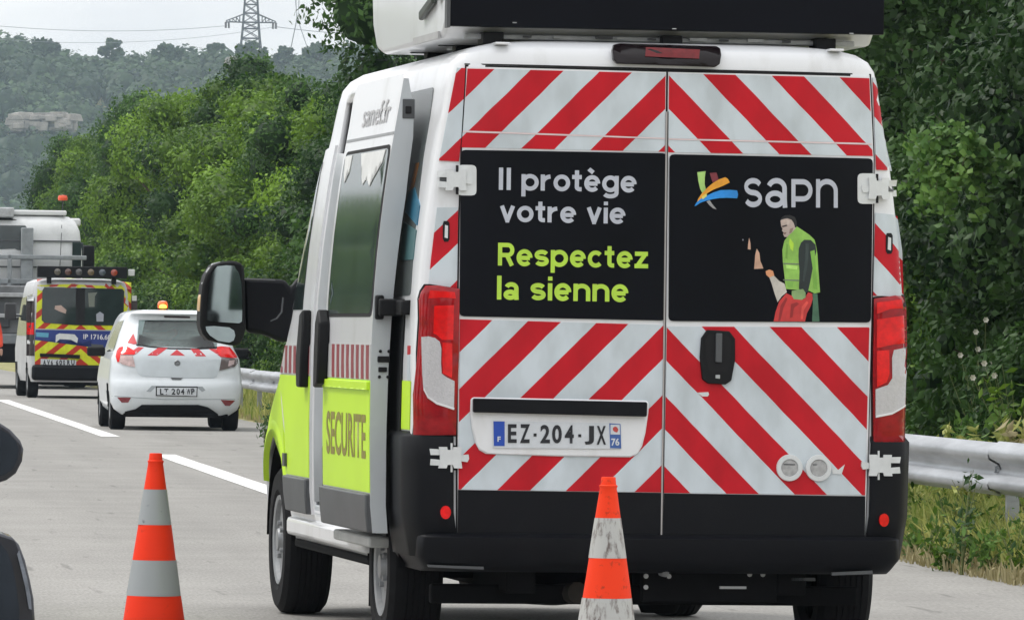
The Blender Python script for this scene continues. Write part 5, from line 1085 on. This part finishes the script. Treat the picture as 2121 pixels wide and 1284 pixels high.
kc = 1370/320.0; zz6 = lambda p: (200+p[0]/kc, 600+p[1]/kc)
def glass_zone(c): return abs(c[0]) < 0.50-max(0, c[2]-1.06)*0.25 and 1.055 < c[2] < 1.43 and c[1] < 1.0 and abs(c[0]) < cW(c[2])*0.93
def arch(c): return abs(c[0]) > 0.6 and c[2] < 0.62 and (math.hypot(c[1]-0.68, c[2]-0.29) < 0.35 or math.hypot(c[1]-3.2, c[2]-0.29) < 0.35)
loft_vehicle('body', CTd, [0.46]+[0.5+0.1*i for i in range(30)], 3.0, WHITE2, car, keep=lambda c: not glass_zone(c) and not arch(c), nk=22)
loft_vehicle('interior_lining', CTd, [0.46]+[0.5+0.1*i for i in range(30)], 3.0, M('car_interior', (0.035, 0.037, 0.04), rough=0.9), car, keep=lambda c: not glass_zone(c), shrink=0.035, nk=22)
CG = glass_mat('car_rear_glass', (0.75, 0.85, 0.82), clear=0.85, rough=0.04, base=0.05)
def cs(name, pts, m, par=None, d0=0.0, d1=0.004, sub=0.07, **k):
    sub = sub or 0.06; return slab(name, [px3(*zz6(p)) for p in pts], mc, d0, d1, m, par or car, sub=sub, **k)
cs('rear_window', GL, CG, d0=-0.004, d1=0.004)
cs('window_seal', [(352, 482), (470, 500), (650, 514), (870, 517), (1070, 505), (1070, 522), (870, 532), (650, 528), (470, 512), (350, 492)], GAP, d1=0.008)
cs('spoiler_light', [(598, 232), (830, 238), (825, 252), (600, 246)], M('dark_red_lamp', (0.03, 0.01, 0.015), rough=0.3), d1=0.012)
CH_C = M('car_red_film', (0.55, 0.02, 0.03), rough=0.4)
TG = cs('tailgate', [(325, 540), (360, 500), (1090, 520), (1110, 590), (1085, 720), (1065, 770), (1035, 782), (780, 782), (660, 776), (400, 765), (372, 748), (345, 690)], M('car_tailgate', (0.56, 0.61, 0.64), rough=0.3, var=0.06, coat=0.4), d0=-0.002, d1=0.006)
for pts in ([(345, 572), (420, 512), (372, 506), (316, 540), (310, 562)], [(450, 582), (545, 514), (632, 516), (535, 585)], [(650, 580), (712, 530), (785, 585)], [(832, 522), (880, 590), (972, 590), (908, 526)], [(995, 524), (1050, 560), (1105, 600), (1108, 560), (1060, 526)]):
    cs('red_film_stripe', pts, CH_C, TG, d0=0.005, d1=0.008, sub=0)
cs('red_film_stripe', [(272, 470), (325, 388), (345, 440), (358, 478), (330, 484)], CH_C, d1=0.006, sub=.1)
ob = px3(*zz6((716, 652))); em = MB().lathe([(0.036, 0), (0.040, -.004), (0.036, -.010), (0.026, -.010), (0.022, -.006), (0.001, -.006)], 20, (0, 0, 0), 'y')
for k in range(5):
    a = k*2*math.pi/5+math.pi/2; em.add([(0.03*math.cos(a), -.014, 0.03*math.sin(a)), (0.011*math.cos(a+.6), -.014, 0.011*math.sin(a+.6)), (0, -.02, 0), (0.011*math.cos(a-.6), -.014, 0.011*math.sin(a-.6))], [(0, 1, 2, 3)])
o = em.build('round_badge', M('badge_grey', (0.25, 0.26, 0.27), rough=0.3, metal=.8), TG); o.location = (ob[0], cY(*ob)-0.006, ob[1])
cs('boot_release', [(655, 778), (670, 796), (745, 798), (765, 782)], GREYP, TG, d0=0, d1=0.010, sub=0)
for s, red, clr in ((-1, [(200, 510), (262, 496), (345, 545), (335, 575), (212, 575), (200, 640), (182, 640), (168, 590), (178, 540)], [(212, 578), (322, 588), (342, 684), (290, 678), (225, 660), (200, 640)]),
                    (1, [(1110, 500), (1180, 508), (1225, 560), (1250, 600), (1215, 605), (1105, 595), (1060, 545), (1070, 505)], [(1108, 600), (1212, 606), (1250, 610), (1252, 650), (1225, 682), (1088, 716), (1100, 650)])):
    t_ = cs('taillight', red, REDB, d0=-0.005, d1=0.014, sub=0.04); cs('clear_lens', clr, M('pinkish_lens', (0.50, 0.34, 0.32), rough=0.2, coat=1, var=0.3, scale=20) if s < 0 else M('smoked_pink_lens', (0.14, 0.11, 0.11), rough=0.2, coat=1), t_, d0=-0.005, d1=0.0135, sub=0.04)
    if s > 0: cs('clear_lens', [(1175, 628), (1225, 622), (1218, 660), (1165, 680)], M('pinkish_lens2', (0.55, 0.42, 0.42), rough=0.2), t_, d0=0.012, d1=0.017)
cs('plate_recess', [(440, 902), (490, 850), (940, 858), (965, 890), (935, 905), (890, 862), (530, 856), (480, 905)], M('recess_grey', (0.33, 0.36, 0.38), rough=0.5), d1=0.003)
pc = cs('number_plate', [(535, 866), (535, 932), (885, 942), (888, 868)], PW, d0=0.0, d1=0.016, sub=0.2)
cs('plate_frame', [(525, 856), (525, 940), (892, 948), (896, 858)], GAP, d0=0, d1=0.013, sub=0.2)
def ctext(txt, x0, x1): q = [px3(*zz6(p)) for p in ((x0, 876), (x1, 876), (x1, 930), (x0, 928))]; text_part('plate_lettering', txt, q, INK, pc, bold=0.03, d=0.0175, mp=mc)
for ch, a_, b_ in (('L', 562, 592), ('T', 600, 636), ('2', 664, 698), ('0', 708, 738), ('4', 746, 778), ('W', 796, 832), ('P', 838, 868)): ctext(ch, a_, b_)
cs('fog_lamp', [(182, 954), (305, 956), (280, 1000), (222, 1000)], M('fog_red', (0.20, 0.008, 0.015), rough=0.2, coat=1), d1=0.008); cs('fog_lamp', [(1100, 976), (1228, 982), (1180, 1030), (1140, 1028)], M('fog_red', (0, 0, 0)), d1=0.008)
cs('bumper_crease', [(135, 945), (600, 975), (1260, 972), (1258, 966), (600, 968), (135, 938)], M('crease_shade', (0.38, 0.42, 0.44), rough=0.5), d1=0.003)
cs('bumper_valance', [(345, 1058), (400, 1020), (900, 1020), (985, 1040), (1030, 1068), (1075, 1100), (1085, 1135), (700, 1130), (250, 1115), (250, 1080)], BLACKP, d1=0.012)
MB().box(-0.68, 0.68, 0.15, 3.6, 0.17, 0.30).build('underbody', UNDER, car, bevel=.03)
for s in (-1, 1): small_wheel(car, s*0.735, 0.68, 0.305, 0.20, s); small_wheel(car, s*0.735, 3.2, 0.305, 0.20, s)
for s in (-1, 1):
    for ax in (0.68, 3.2):
        a = MB(); n = 12; a.add([(s*xx, ax+0.36*math.cos(math.pi*i/n), 0.29+0.36*math.sin(math.pi*i/n)) for xx in (0.84, 0.6) for i in range(n+1)], [(i, i+1, n+2+i, n+1+i) for i in range(n)]+[tuple(range(n+1, 2*n+2))]); a.build('wheel_arch', UNDER, car)
for s in (-1, 1): slab('side_window', [(0.72, 1.02), (2.6, 1.0), (2.2, 1.40), (0.95, 1.42)], lambda u, v, d: (s*(cW(v)+d), u, v), 0, 0.004, DGLASS, car, sub=.12)
MB().tube([(0.02, 0.75, 1.54), (0.02, 0.70, 1.62)], 0.006, 5).build('antenna', GAP, car)
mm = MB().box(-0.12, 0.12, -0.05, 0.05, -0.06, 0.07).build('door_mirror', BLACKP, car, bevel=0.03); mm.location = (0.98, 2.35, 1.0)
mm2 = mm.copy(); COL.objects.link(mm2); mm2.parent = car; mm2.location = (-0.93, 2.35, 1.0)
MB().tube([(0.86, 2.35, 0.93), (0.98, 2.35, 0.95), (1.10, 2.33, 0.93), (1.13, 2.33, 0.99), (1.08, 2.33, 1.05), (0.98, 2.33, 1.05)], 0.018, 6).build('mirror_arm', BLACKP, car, smooth=True)
bq = at_depth(337, 641, 88.6); Mc = car.matrix_basis.inverted(); bl_ = Mc@bq
be = empty('beacon', (bl_.x, bl_.y, 1.55)); be.parent = car
MB().lathe([(0.07, 0), (0.07, 0.03), (0.06, 0.035), (0.001, 0.035)], 20).build('beacon_base', GAP, be, smooth=True)
MB().lathe([(0.065, 0.03), (0.07, 0.06), (0.066, 0.10), (0.05, 0.125), (0.001, 0.135)], 20).build('beacon_dome', M('amber_dome', (0.85, 0.16, 0.01), rough=0.15, coat=1, emit=((1, 0.13, 0.01), 0.5)), be, smooth=True)
MB().lathe([(0.001, 0.02), (0.05, 0.035), (0.055, 0.06), (0.04, 0.085), (0.001, 0.09)], 14, (0.0, -0.03, 0)).build('beacon_bulb', M('lit_bulb', (1, 0.5, 0.1), emit=((1, 0.50, 0.06), 2.6)), be, smooth=True)
for x in (-0.36, 0.36):
    MB().box(x-0.24, x+0.24, 1.9, 2.02, 0.45, 1.12).box(x-0.13, x+0.13, 1.92, 2.0, 1.14, 1.30).build('car_seat', M('seat_grey', (0.06, 0.065, 0.07), rough=0.9), car, bevel=0.05)
# driver seen through the rear window
dr = empty('person', tuple(car.matrix_basis@Vector((-0.2, 1.6, 0.16)))); tag(dr, 'person in an orange vest sitting inside the white hatchback', 'person')
def skinned(name, joints, edges, m, par, sub=1):
    me = bpy.data.meshes.new(name); me.from_pydata([j[:3] for j in joints], edges, []); me.update(); o = link(name, me, m, par)
    md = o.modifiers.new('k', 'SKIN'); o.modifiers.new('s', 'SUBSURF').levels = sub; o.modifiers['s'].render_levels = sub
    for i, j in enumerate(joints): me.skin_vertices[0].data[i].radius = (j[3], j[4] if len(j) > 4 else j[3]); me.skin_vertices[0].data[i].use_root = (i == 0)
    md.use_smooth_shade = True; return o
ORV = M('orange_vest', (0.80, 0.12, 0.03), rough=0.8); SKIN = M('skin', (0.42, 0.24, 0.17), rough=0.6)
skinned('torso', [(0.0, 0.1, .6, .14, .12), (0, .05, .85, .17, .11), (0, 0.02, 1.06, .17, .10), (.18, .02, 1.06, .06), (.30, .0, 1.14, .05), (-.18, .02, 1.06, .06), (-.28, .1, .85, .05)], [(0, 1), (1, 2), (2, 3), (3, 4), (2, 5), (5, 6)], ORV, dr)
skinned('head', [(0, 0.02, 1.14, .055), (0, 0.02, 1.20, .085, .095), (0, 0.02, 1.29, .08, .09), (0, 0.02, 1.33, .04)], [(0, 1), (1, 2), (2, 3)], M('dark_hair', (0.03, 0.02, 0.015), rough=0.8), dr)
# ---- yellow and red assistance van
yc = at_depth(168, 676, 125.0); yv = empty('patrol_van', (yc.x, yc.y, 0), R(1.5)); tag(yv, 'compact van with yellow and red chevrons and black roof light bar behind the hatchback', 'van')
VT = [(0.30, .88, .03, 4.9, .2, 4, .4, 3), (0.45, .93, 0, 4.95, .22, 5, .5, 3), (0.9, .95, 0, 4.9, .2, 5, .6, 3), (1.1, .945, .01, 4.6, .2, 5, .6, 3), (1.65, .91, .04, 3.9, .2, 5, .5, 3), (2.05, .86, .07, 3.5, .2, 5, .4, 3), (2.15, .82, .10, 3.35, .2, 5, .3, 3), (2.20, .70, .2, 3.2, .2, 4, .25, 3), (2.22, .45, .35, 3.0, .2, 4, .2, 3)]
VTd = dens(VT, [0.30, .38, .45, .55, .65, .75, .9, 1.1, 1.2, 1.35, 1.5, 1.65, 1.78, 1.9, 2.05, 2.1, 2.15, 2.18, 2.20, 2.22])
vW = lambda z: interp(VT, z, 1)
def vY(x, z): return interp(VT, z, 2)+se_y(x, vW(z), 0.2, interp(VT, z, 5))
px4 = solver(yv, vY)
def mv(u, v, d): return (u, vY(u, v)-d, v)
archv = lambda c: abs(c[0]) > 0.7 and c[2] < .72 and (math.hypot(c[1]-0.95, c[2]-0.32) < 0.38 or math.hypot(c[1]-4.05, c[2]-0.32) < 0.38)
loft_vehicle('body', VTd, [0.4]+[0.5+0.1*i for i in range(32)], 3.0, M('van_grey_white', (0.56, 0.57, 0.58), rough=0.35, var=.15, scale=2), yv, keep=lambda c: not archv(c))
kv = 827/290.0; z9 = lambda p: (0+p[0]/kv, 400+p[1]/kv)
def vs_(name, pts, m, par=None, d0=0.0, d1=0.005, sub=0.15, **k): return slab(name, [px4(*z9(p)) for p in pts], mv, d0, d1, m, par or yv, sub=sub, **k)
YEL = (0.66, 0.70, 0.03)
CHY = chevron('yellow_red_film', 0.95, P=0.30, wr=0.12, red=(0.50, 0.04, 0.02), white=YEL, m=0.85); CHY2 = chevron('yellow_red_film_low', 0.62, P=0.30, wr=0.12, red=(0.50, 0.04, 0.02), white=YEL, m=0.8)
vs_('chevron_film', [(218, 508), (210, 800), (745, 810), (775, 690), (775, 528), (600, 512), (400, 502)], CHY)
rw = vs_('rear_window', rquad([px4(*z9(p)) for p in ((250, 560), (248, 765), (728, 782), (735, 568))], .01) if False else [(262, 556), (250, 575), (246, 750), (262, 766), (450, 780), (700, 782), (728, 768), (734, 580), (722, 566), (480, 560)], DGLASS, d1=0.012)
vs_('window_divider', [(448, 562), (446, 778), (500, 780), (502, 562)], GAP, rw, d0=.010, d1=.014)
for pts in ([(325, 665), (360, 662), (392, 690), (388, 712), (350, 698), (322, 685)],): vs_('sticker', pts, M('pale_pink', (0.45, 0.33, 0.28)), rw, d0=.012, d1=.014)
vs_('sticker', [(568, 715), (590, 700), (612, 715), (610, 758), (570, 758)], M('pale_blue', (0.35, 0.37, 0.42)), rw, d0=.012, d1=.014)
vs_('sticker', [(520, 590), (575, 586), (560, 610), (558, 672), (525, 672)], M('dull_green', (0.16, 0.18, 0.15)), rw, d0=.012, d1=.0135)
vs_('blue_band', [(210, 806), (206, 866), (540, 872), (540, 910), (672, 915), (700, 815)], M('deep_blue', (0.015, 0.035, 0.20), rough=0.4), d1=0.008)
vs_('light_panel', [(212, 822), (214, 848), (285, 852), (288, 826)], M('sky_blue', (0.10, 0.35, 0.50)), d1=.010)
for ch, a_, b_ in (('U', 492, 510), ('R', 515, 532), ('G', 538, 556), ('E', 562, 578), ('N', 584, 602), ('C', 608, 628), ('E', 634, 652)): pass
q = [px4(*z9(p)) for p in ((492, 832), (655, 836), (655, 866), (492, 862))]; text_part('lettering', 'IP 1716.60', q, M('film_white', (0.7, 0.7, 0.72)), yv, bold=0.02, d=0.0105, mp=mv)
vs_('grab_handle', [(330, 838), (350, 828), (440, 834), (460, 858), (455, 885), (420, 866), (352, 862), (328, 884)], HINGE, d0=0.0, d1=0.03)
vs_('chevron_film', [(206, 870), (206, 1040), (230, 1052), (560, 1065), (600, 1020), (610, 960), (530, 955), (535, 885)], CHY2, d1=.006)
vs_('dark_panel', [(535, 890), (610, 895), (612, 945), (560, 945)], GREYP, d1=.01)
vs_('plate_lamp_bar', [(235, 946), (236, 966), (470, 978), (472, 955)], BLACKP, d0=0, d1=.04)
np_ = vs_('number_plate', [(240, 978), (240, 1018), (448, 1026), (450, 986)], PW, d1=.016)
for ch, a_, b_ in (('A', 254, 272), ('V', 278, 294), ('6', 300, 312), ('6', 330, 344), ('0', 350, 366), ('0', 372, 384), ('R', 396, 414), ('U', 420, 440)):
    q = [px4(*z9(p)) for p in ((a_, 985), (b_, 985), (b_, 1016), (a_, 1014))]; text_part('plate_character', ch, q, INK, np_, bold=0.04, d=.018, mp=mv)
for s, x0 in ((-1, 155), (1, 775)):
    w_ = 48 if s < 0 else 36
    L = vs_('taillight', [(x0, 620), (x0, 960), (x0+w_, 960), (x0+w_, 620)], M('lamp_dark', (0.04, 0.03, 0.03), rough=.3), d0=0, d1=.015, sub=0.06)
    vs_('red_lens', [(x0+2, 765), (x0+2, 835), (x0+w_-4, 835), (x0+w_-4, 765)], REDB, L, d0=.012, d1=.024, sub=.05)
    vs_('clear_lens', [(x0+4, 606), (x0+4, 636), (x0+w_-4, 636), (x0+w_-4, 606)], HINGE, L, d0=.012, d1=.02); vs_('clear_lens', [(x0+4, 868), (x0+4, 890), (x0+w_-4, 890), (x0+w_-4, 868)], HINGE, L, d0=.012, d1=.02)
vs_('bumper', [(150, 1060), (160, 1180), (590, 1178), (592, 1070)], BUMP, d0=-.02, d1=.07, sub=.1) if False else MB().box(-0.90, 0.90, -0.07, 0.35, 0.33, 0.62).build('bumper', BUMP, yv, bevel=0.06)
MB().box(-0.7, 0.7, 0.2, 4.6, 0.24, 0.4).build('underbody', UNDER, yv, bevel=.02)
for s in (-1, 1): small_wheel(yv, s*0.83, 0.95, 0.33, 0.2, s); small_wheel(yv, s*0.83, 4.05, 0.33, 0.2, s)
for s in (-1, 1): slab('side_window', [(0.5, 1.15), (3.9, 1.15), (3.3, 1.85), (0.5, 1.92)], lambda u, v, d: (s*(vW(v)+d), u, v), 0, 0.005, DGLASS, yv, sub=.2)
lb = MB().box(-0.82, 0.84, -0.03, 0.22, 2.23, 2.44).build('light_bar', BLACKP, yv, bevel=0.015)
for i, (cx, col) in enumerate(((327, (.10,.09,.07)), (394, (.10,.04,.03)), (458, (.08,.08,.08)), (528, (.14,.10,.05)), (595, (.06,.08,.1)), (660, (0.35,.05,.02)))):
    q = px4(*z9((cx, 462))); MB().lathe([(0.06, -0.03), (0.062, -0.045), (0.045, -0.055), (0.001, -0.06)], 16, (q[0], 0, 2.335), 'y').build('warning_lamp', M('bar_lamp_%d' % i, col, rough=.2, coat=1), lb, smooth=True)
for x in (-0.6, 0.6): MB().box(x-.04, x+.04, 0.0, 0.2, 2.12, 2.235).build('bar_bracket', BLACKP, yv)
MB().box(0.86, 0.98, 0.0, 0.08, 2.28, 2.40).build('work_lamp', HINGE, yv, bevel=.01)
for s in (-1, 1): mo = MB().box(-0.11, 0.11, -0.05, 0.05, -0.16, 0.16).box(-0.10 if s > 0 else .1, -0.2*s, -.02, .02, -.1, -.06).build('door_mirror', M('mirror_shell', (0.04, .04, .042), rough=.5), yv, bevel=0.03); mo.location = (s*1.08, 3.75, 1.6)
# ---- heavy recovery truck at the left edge
tc_ = at_depth(171, 676, 150); tk = empty('recovery_truck', (tc_.x-1.25, tc_.y, 0), R(0.5)); tag(tk, 'white recovery truck cab with grey rear frame at the left edge', 'truck')
TW = M('truck_white', (0.72, 0.73, 0.73), rough=0.4, var=0.10, scale=1.6, col2=(0.52, 0.53, 0.53), lo=0.5, hi=0.72)
TT = [(1.15, 1.20, 0, 2.3, .1, 8, .3, 4), (1.3, 1.235, 0, 2.35, .12, 8, .35, 4), (2.2, 1.24, 0, 2.35, .12, 8, .35, 4), (3.0, 1.22, .02, 2.25, .14, 8, .35, 4), (3.45, 1.17, .06, 2.05, .2, 6, .4, 4), (3.66, 1.08, .16, 1.9, .3, 4, .45, 4), (3.76, .95, .3, 1.75, .35, 4, .5, 3), (3.80, .7, .5, 1.6, .4, 3, .5, 3)]
loft_vehicle('cab', dens(TT, [1.15, 1.3, 1.6, 1.9, 2.2, 2.6, 3.0, 3.2, 3.35, 3.45, 3.55, 3.66, 3.72, 3.76, 3.80]), [0.3]+[0.4+0.15*i for i in range(11)], 1.6, TW, tk)
tY = lambda x, z: interp(TT, z, 2)+se_y(x, interp(TT, z, 1), interp(TT, z, 4), interp(TT, z, 5))
px5 = solver(tk, tY)
def ts_(name, pts, m, par=None, d0=0.0, d1=0.01, sub=0.2, **k): return slab(name, [px5(*z9(p)) for p in pts], lambda u, v, d: (u, tY(u, v)-d, v), d0, d1, m, par or tk, sub=sub, **k)
ts_('rear_window', rquad([(-60, 190), (150, 192), (165, 215), (158, 330), (140, 342), (100, 335), (88, 328), (-60, 335)], 4), DGLASS); ts_('roof_vent', [(-40, 128), (92, 126), (98, 160), (-40, 160)], GAP)
for z in (2.62, 3.2): MB().box(-1.1, 1.18, -.012, 0.03, z, z+.03).build('panel_seam', GREYP, tk)
ts_('panel_seam', [(355, 130), (352, 430), (356, 430), (359, 130)], GREYP, d1=.004)
ts_('side_glass', [(422, 205), (420, 360), (434, 364), (500, 330), (500, 235), (440, 195)], GAP, d1=.02) if False else None
MB().box(-1.0, 0.88, 0.25, 1.3, 3.79, 3.9).build('roof_box', TW, tk, bevel=.03)
MB().box(0.5, 1.22, 0.7, 1.5, 3.56, 3.74).build('roof_deflector', TW, tk, bevel=.05)
MB().box(1.0, 1.2, -.02, .06, 2.3, 3.2).build('rear_corner_window', DGLASS, tk, bevel=.01)
MB().box(-1.3, -0.3, -0.02, 0.3, 3.72, 3.95).build('roof_rack', ALU, tk, bevel=.03)
MB().tube([(.8, .5, 3.6), (.8, .5, 4.15)], .012, 5).build('beacon_pole', STEEL, tk); MB().lathe([(.10, 4.13), (.11, 4.18), (.09, 4.24), (.001, 4.25)], 12, (.8, .5, 0)).build('beacon', M('beacon_orange', (.85, .10, .03), rough=.3), tk)
MB().box(-1.25, 1.25, -3.0, -0.4, 0.9, 1.15).box(-0.15, 0.12, -0.35, -0.12, 1.1, 3.5).box(-1.28, 1.3, -0.4, -0.15, 2.25, 2.37).box(-1.28, 1.3, -0.4, -0.15, 2.80, 2.90).box(-.45, -.35, -.4, -.3, 1.1, 2.9).build('rear_frame', M('frame_grey', (0.26, 0.28, 0.29), rough=.5, var=.2), tk, bevel=.02)
MB().box(-1.2, 1.22, -2.8, -0.1, 1.15, 2.2).build('equipment_locker', M('locker_grey', (.16, .165, .17), rough=.5, var=.5, scale=1.2), tk, bevel=.03)
for z in (1.5, 1.95): MB().box(-1.22, 1.2, -2.95, -2.8, z, z+.09).build('locker_rail', ALU, tk, bevel=.01)
MB().box(-1.15, -.5, -2.86, -2.8, 1.3, 1.85).build('locker_door', GREYP, tk, bevel=.01); MB().box(.1, .5, -2.86, -2.8, 1.62, 1.9).build('locker_panel', TW, tk, bevel=.01)
MB().box(-1.2, 1.2, -7.0, -0.1, 0.55, 0.95).build('chassis', UNDER, tk, bevel=.02)
for s in (-1, 1): small_wheel(tk, s*1.05, 1.0, 0.5, 0.35, s); small_wheel(tk, s*1.02, -2.2, 0.5, 0.4, s)
MB().box(1.20, 1.27, 0.5, 1.7, 2.35, 3.2).build('side_window', DGLASS, tk, bevel=.02)
MB().box(1.35, 1.60, 1.9, 2.05, 2.45, 3.15).box(1.2, 1.5, 1.95, 2.0, 3.1, 3.16).build('door_mirror', BLACKP, tk, bevel=.04)
MB().box(-1.27, -1.2, .4, 1.6, 2.35, 3.2).build('side_window', DGLASS, tk)
# orange dressed person standing beside the truck at the left edge
pp = at_depth(-31, 700, 118.0); pe_ = empty('person', (pp.x, pp.y, 0), 0.2); tag(pe_, 'person in orange jacket with yellow band standing at the left edge', 'person')
J = [(0, 0, .95, .15, .11), (0, 0, 1.15, .15, .10), (0, 0, 1.38, .19, .11), (0, 0, 1.50, .07, .07), (.20, 0, 1.42, .07), (.27, .02, 1.16, .055), (.26, -.10, .95, .045), (-.20, 0, 1.42, .07), (-.27, .02, 1.16, .055), (-.24, -.08, .95, .045), (.10, 0, .88, .10), (.11, .0, .50, .075), (.11, .02, .10, .055), (-.10, 0, .88, .10), (-.12, .0, .50, .075), (-.14, .03, .10, .055)]
E_ = [(0, 1), (1, 2), (2, 3), (2, 4), (4, 5), (5, 6), (2, 7), (7, 8), (8, 9), (0, 10), (10, 11), (11, 12), (0, 13), (13, 14), (14, 15)]
skinned('clothed_body', J, E_, M('orange_workwear', (0.72, 0.07, 0.03), rough=.85), pe_)
skinned('head', [(0, 0, 1.54, .055), (0, 0, 1.62, .085, .095), (0, 0, 1.73, .08, .09), (0, 0, 1.78, .04)], [(0, 1), (1, 2), (2, 3)], SKIN, pe_)
MB().lathe([(.098, 1.68), (.105, 1.74), (.08, 1.80), (.001, 1.82)], 16).build('hair', M('dark_hair', (0, 0, 0)), pe_, smooth=True)
for s in (-1, 1): MB().box(s*.12-.05, s*.12+.05, -.16, .08, 0, .09).build('boot', GAP, pe_, bevel=.02)
for z in (1.05, 1.2): MB().lathe([(.185, z), (.19, z+.03), (.185, z+.06)], 20).build('reflective_band', M('band_lime', (.5, .7, .05)), pe_, smooth=True)
for ob_ in pe_.children:
    if ob_.name.startswith('reflective'): ob_.scale = (1, .72, 1)
skinned('hand', [(.26, -.12, .93, .035, .02), (.26, -.14, .86, .03, .015), (.26, -.15, .80, .015)], [(0, 1), (1, 2)], SKIN, pe_)

# ---- two dark cars queueing ahead in the camera's lane: only their right door mirrors reach into the frame
DK = M('dark_blue_paint', (0.012, 0.016, 0.035), rough=0.25, coat=1); 
def queue_car(x, y, sc, mx_, mz, mw, mhh, lab, poly_g):
    r = empty('queueing_car', (x, y, 0)); tag(r, lab, 'car', 'cars queueing in the lane at the left edge')
    loft_vehicle('body', CTd, [0.46]+[0.5+0.1*i for i in range(30)], 3.0, DK, r, keep=lambda c: not arch(c))
    slab('rear_window', [(-0.55, 1.06), (.55, 1.06), (.46, 1.36), (-.46, 1.36)], mc, 0, .004, DGLASS, r, sub=.1)
    for s in (-1, 1):
        slab('side_window', [(0.72, 1.02), (2.6, 1.0), (2.2, 1.34), (0.95, 1.36)], lambda u, v, d: (s*(cW(v)+d), u, v), 0, 0.004, DGLASS, r, sub=.12)
        for ay in (.68, 3.2): small_wheel(r, s*.735, ay, .305, .2, s)
        slab('taillight', [(s*.55, .80), (s*.80, .82), (s*.78, 1.0), (s*.58, .98)], mc, 0, .01, REDL, r, sub=.06)
    MB().box(-.68, .68, .15, 3.6, .17, .3).build('underbody', UNDER, r)
    return r
def mirror_on(r, depth, outline, glass, thick, extra=None):
    Mi = r.matrix_basis.inverted(); loc = lambda p, dp=depth: Mi@at_depth(p[0], p[1], dp)
    def sl(nm, pts, dp, th, m, par, bev=0): c = [loc(p, dp) for p in pts]; y0 = c[0].y; return slab(nm, [(q.x, q.z) for q in c], lambda u, v, d: (u, y0-d, v), -th, 0, m, par, bevel=bev)
    h = sl('door_mirror', outline, depth, thick, M('navy_black_shell', (0.008, 0.010, 0.020), rough=.35, coat=.6), r, bev=0.012)
    sl('mirror_glass', glass, depth-0.006, 0.006, M('dark_mirror_glass', (0.035, 0.045, 0.06), rough=.12, metal=.6, var=.3, scale=12), h)
    if extra: sl('shell_edge', extra, depth-.01, .03, M('edge_silver', (.22, .24, .28), rough=.35, var=.6, scale=40), h)
    q = loc(outline[-1]); MB().box(0.80, q.x+0.02, q.y+.03, q.y+.09, q.z-.05, q.z+.03).build('mirror_foot', BLACKP, r, bevel=.01)
m1 = at_depth(45, 940, 14.0)
q1 = queue_car(m1.x-1.06, m1.y-2.3, 1, 0, 0, 0, 0, 'dark car queueing ahead, only its small door mirror in frame mid left', None)
mirror_on(q1, 14.0, [(0, 876), (22, 890), (42, 912), (49, 930), (46, 955), (33, 980), (14, 994), (-10, 1002), (-60, 1004), (-120, 980), (-150, 940), (-140, 900), (-80, 876)], [(0, 888), (20, 900), (34, 915), (39, 932), (36, 952), (26, 972), (8, 984), (-20, 990), (-90, 975), (-125, 940), (-80, 892)], 0.08)
m2 = at_depth(70, 1200, 6.3)
q2 = queue_car(m2.x-1.08, m2.y-2.3, 1, 0, 0, 0, 0, 'dark car beside the camera, only its large door mirror in the lower left corner', None)
mirror_on(q2, 6.3, [(0, 1104), (25, 1112), (40, 1128), (52, 1160), (62, 1200), (70, 1240), (73, 1290), (70, 1350), (40, 1400), (-100, 1430), (-300, 1420), (-420, 1380), (-420, 1250), (-350, 1160), (-150, 1104)], [(0, 1124), (14, 1140), (26, 1172), (34, 1215), (40, 1260), (40, 1300), (20, 1350), (-100, 1380), (-300, 1370), (-350, 1250), (-280, 1170), (-120, 1124)], 0.09,
          [(40, 1140), (48, 1165), (56, 1195), (64, 1236), (66, 1262), (60, 1260), (52, 1215), (44, 1180), (36, 1148)])
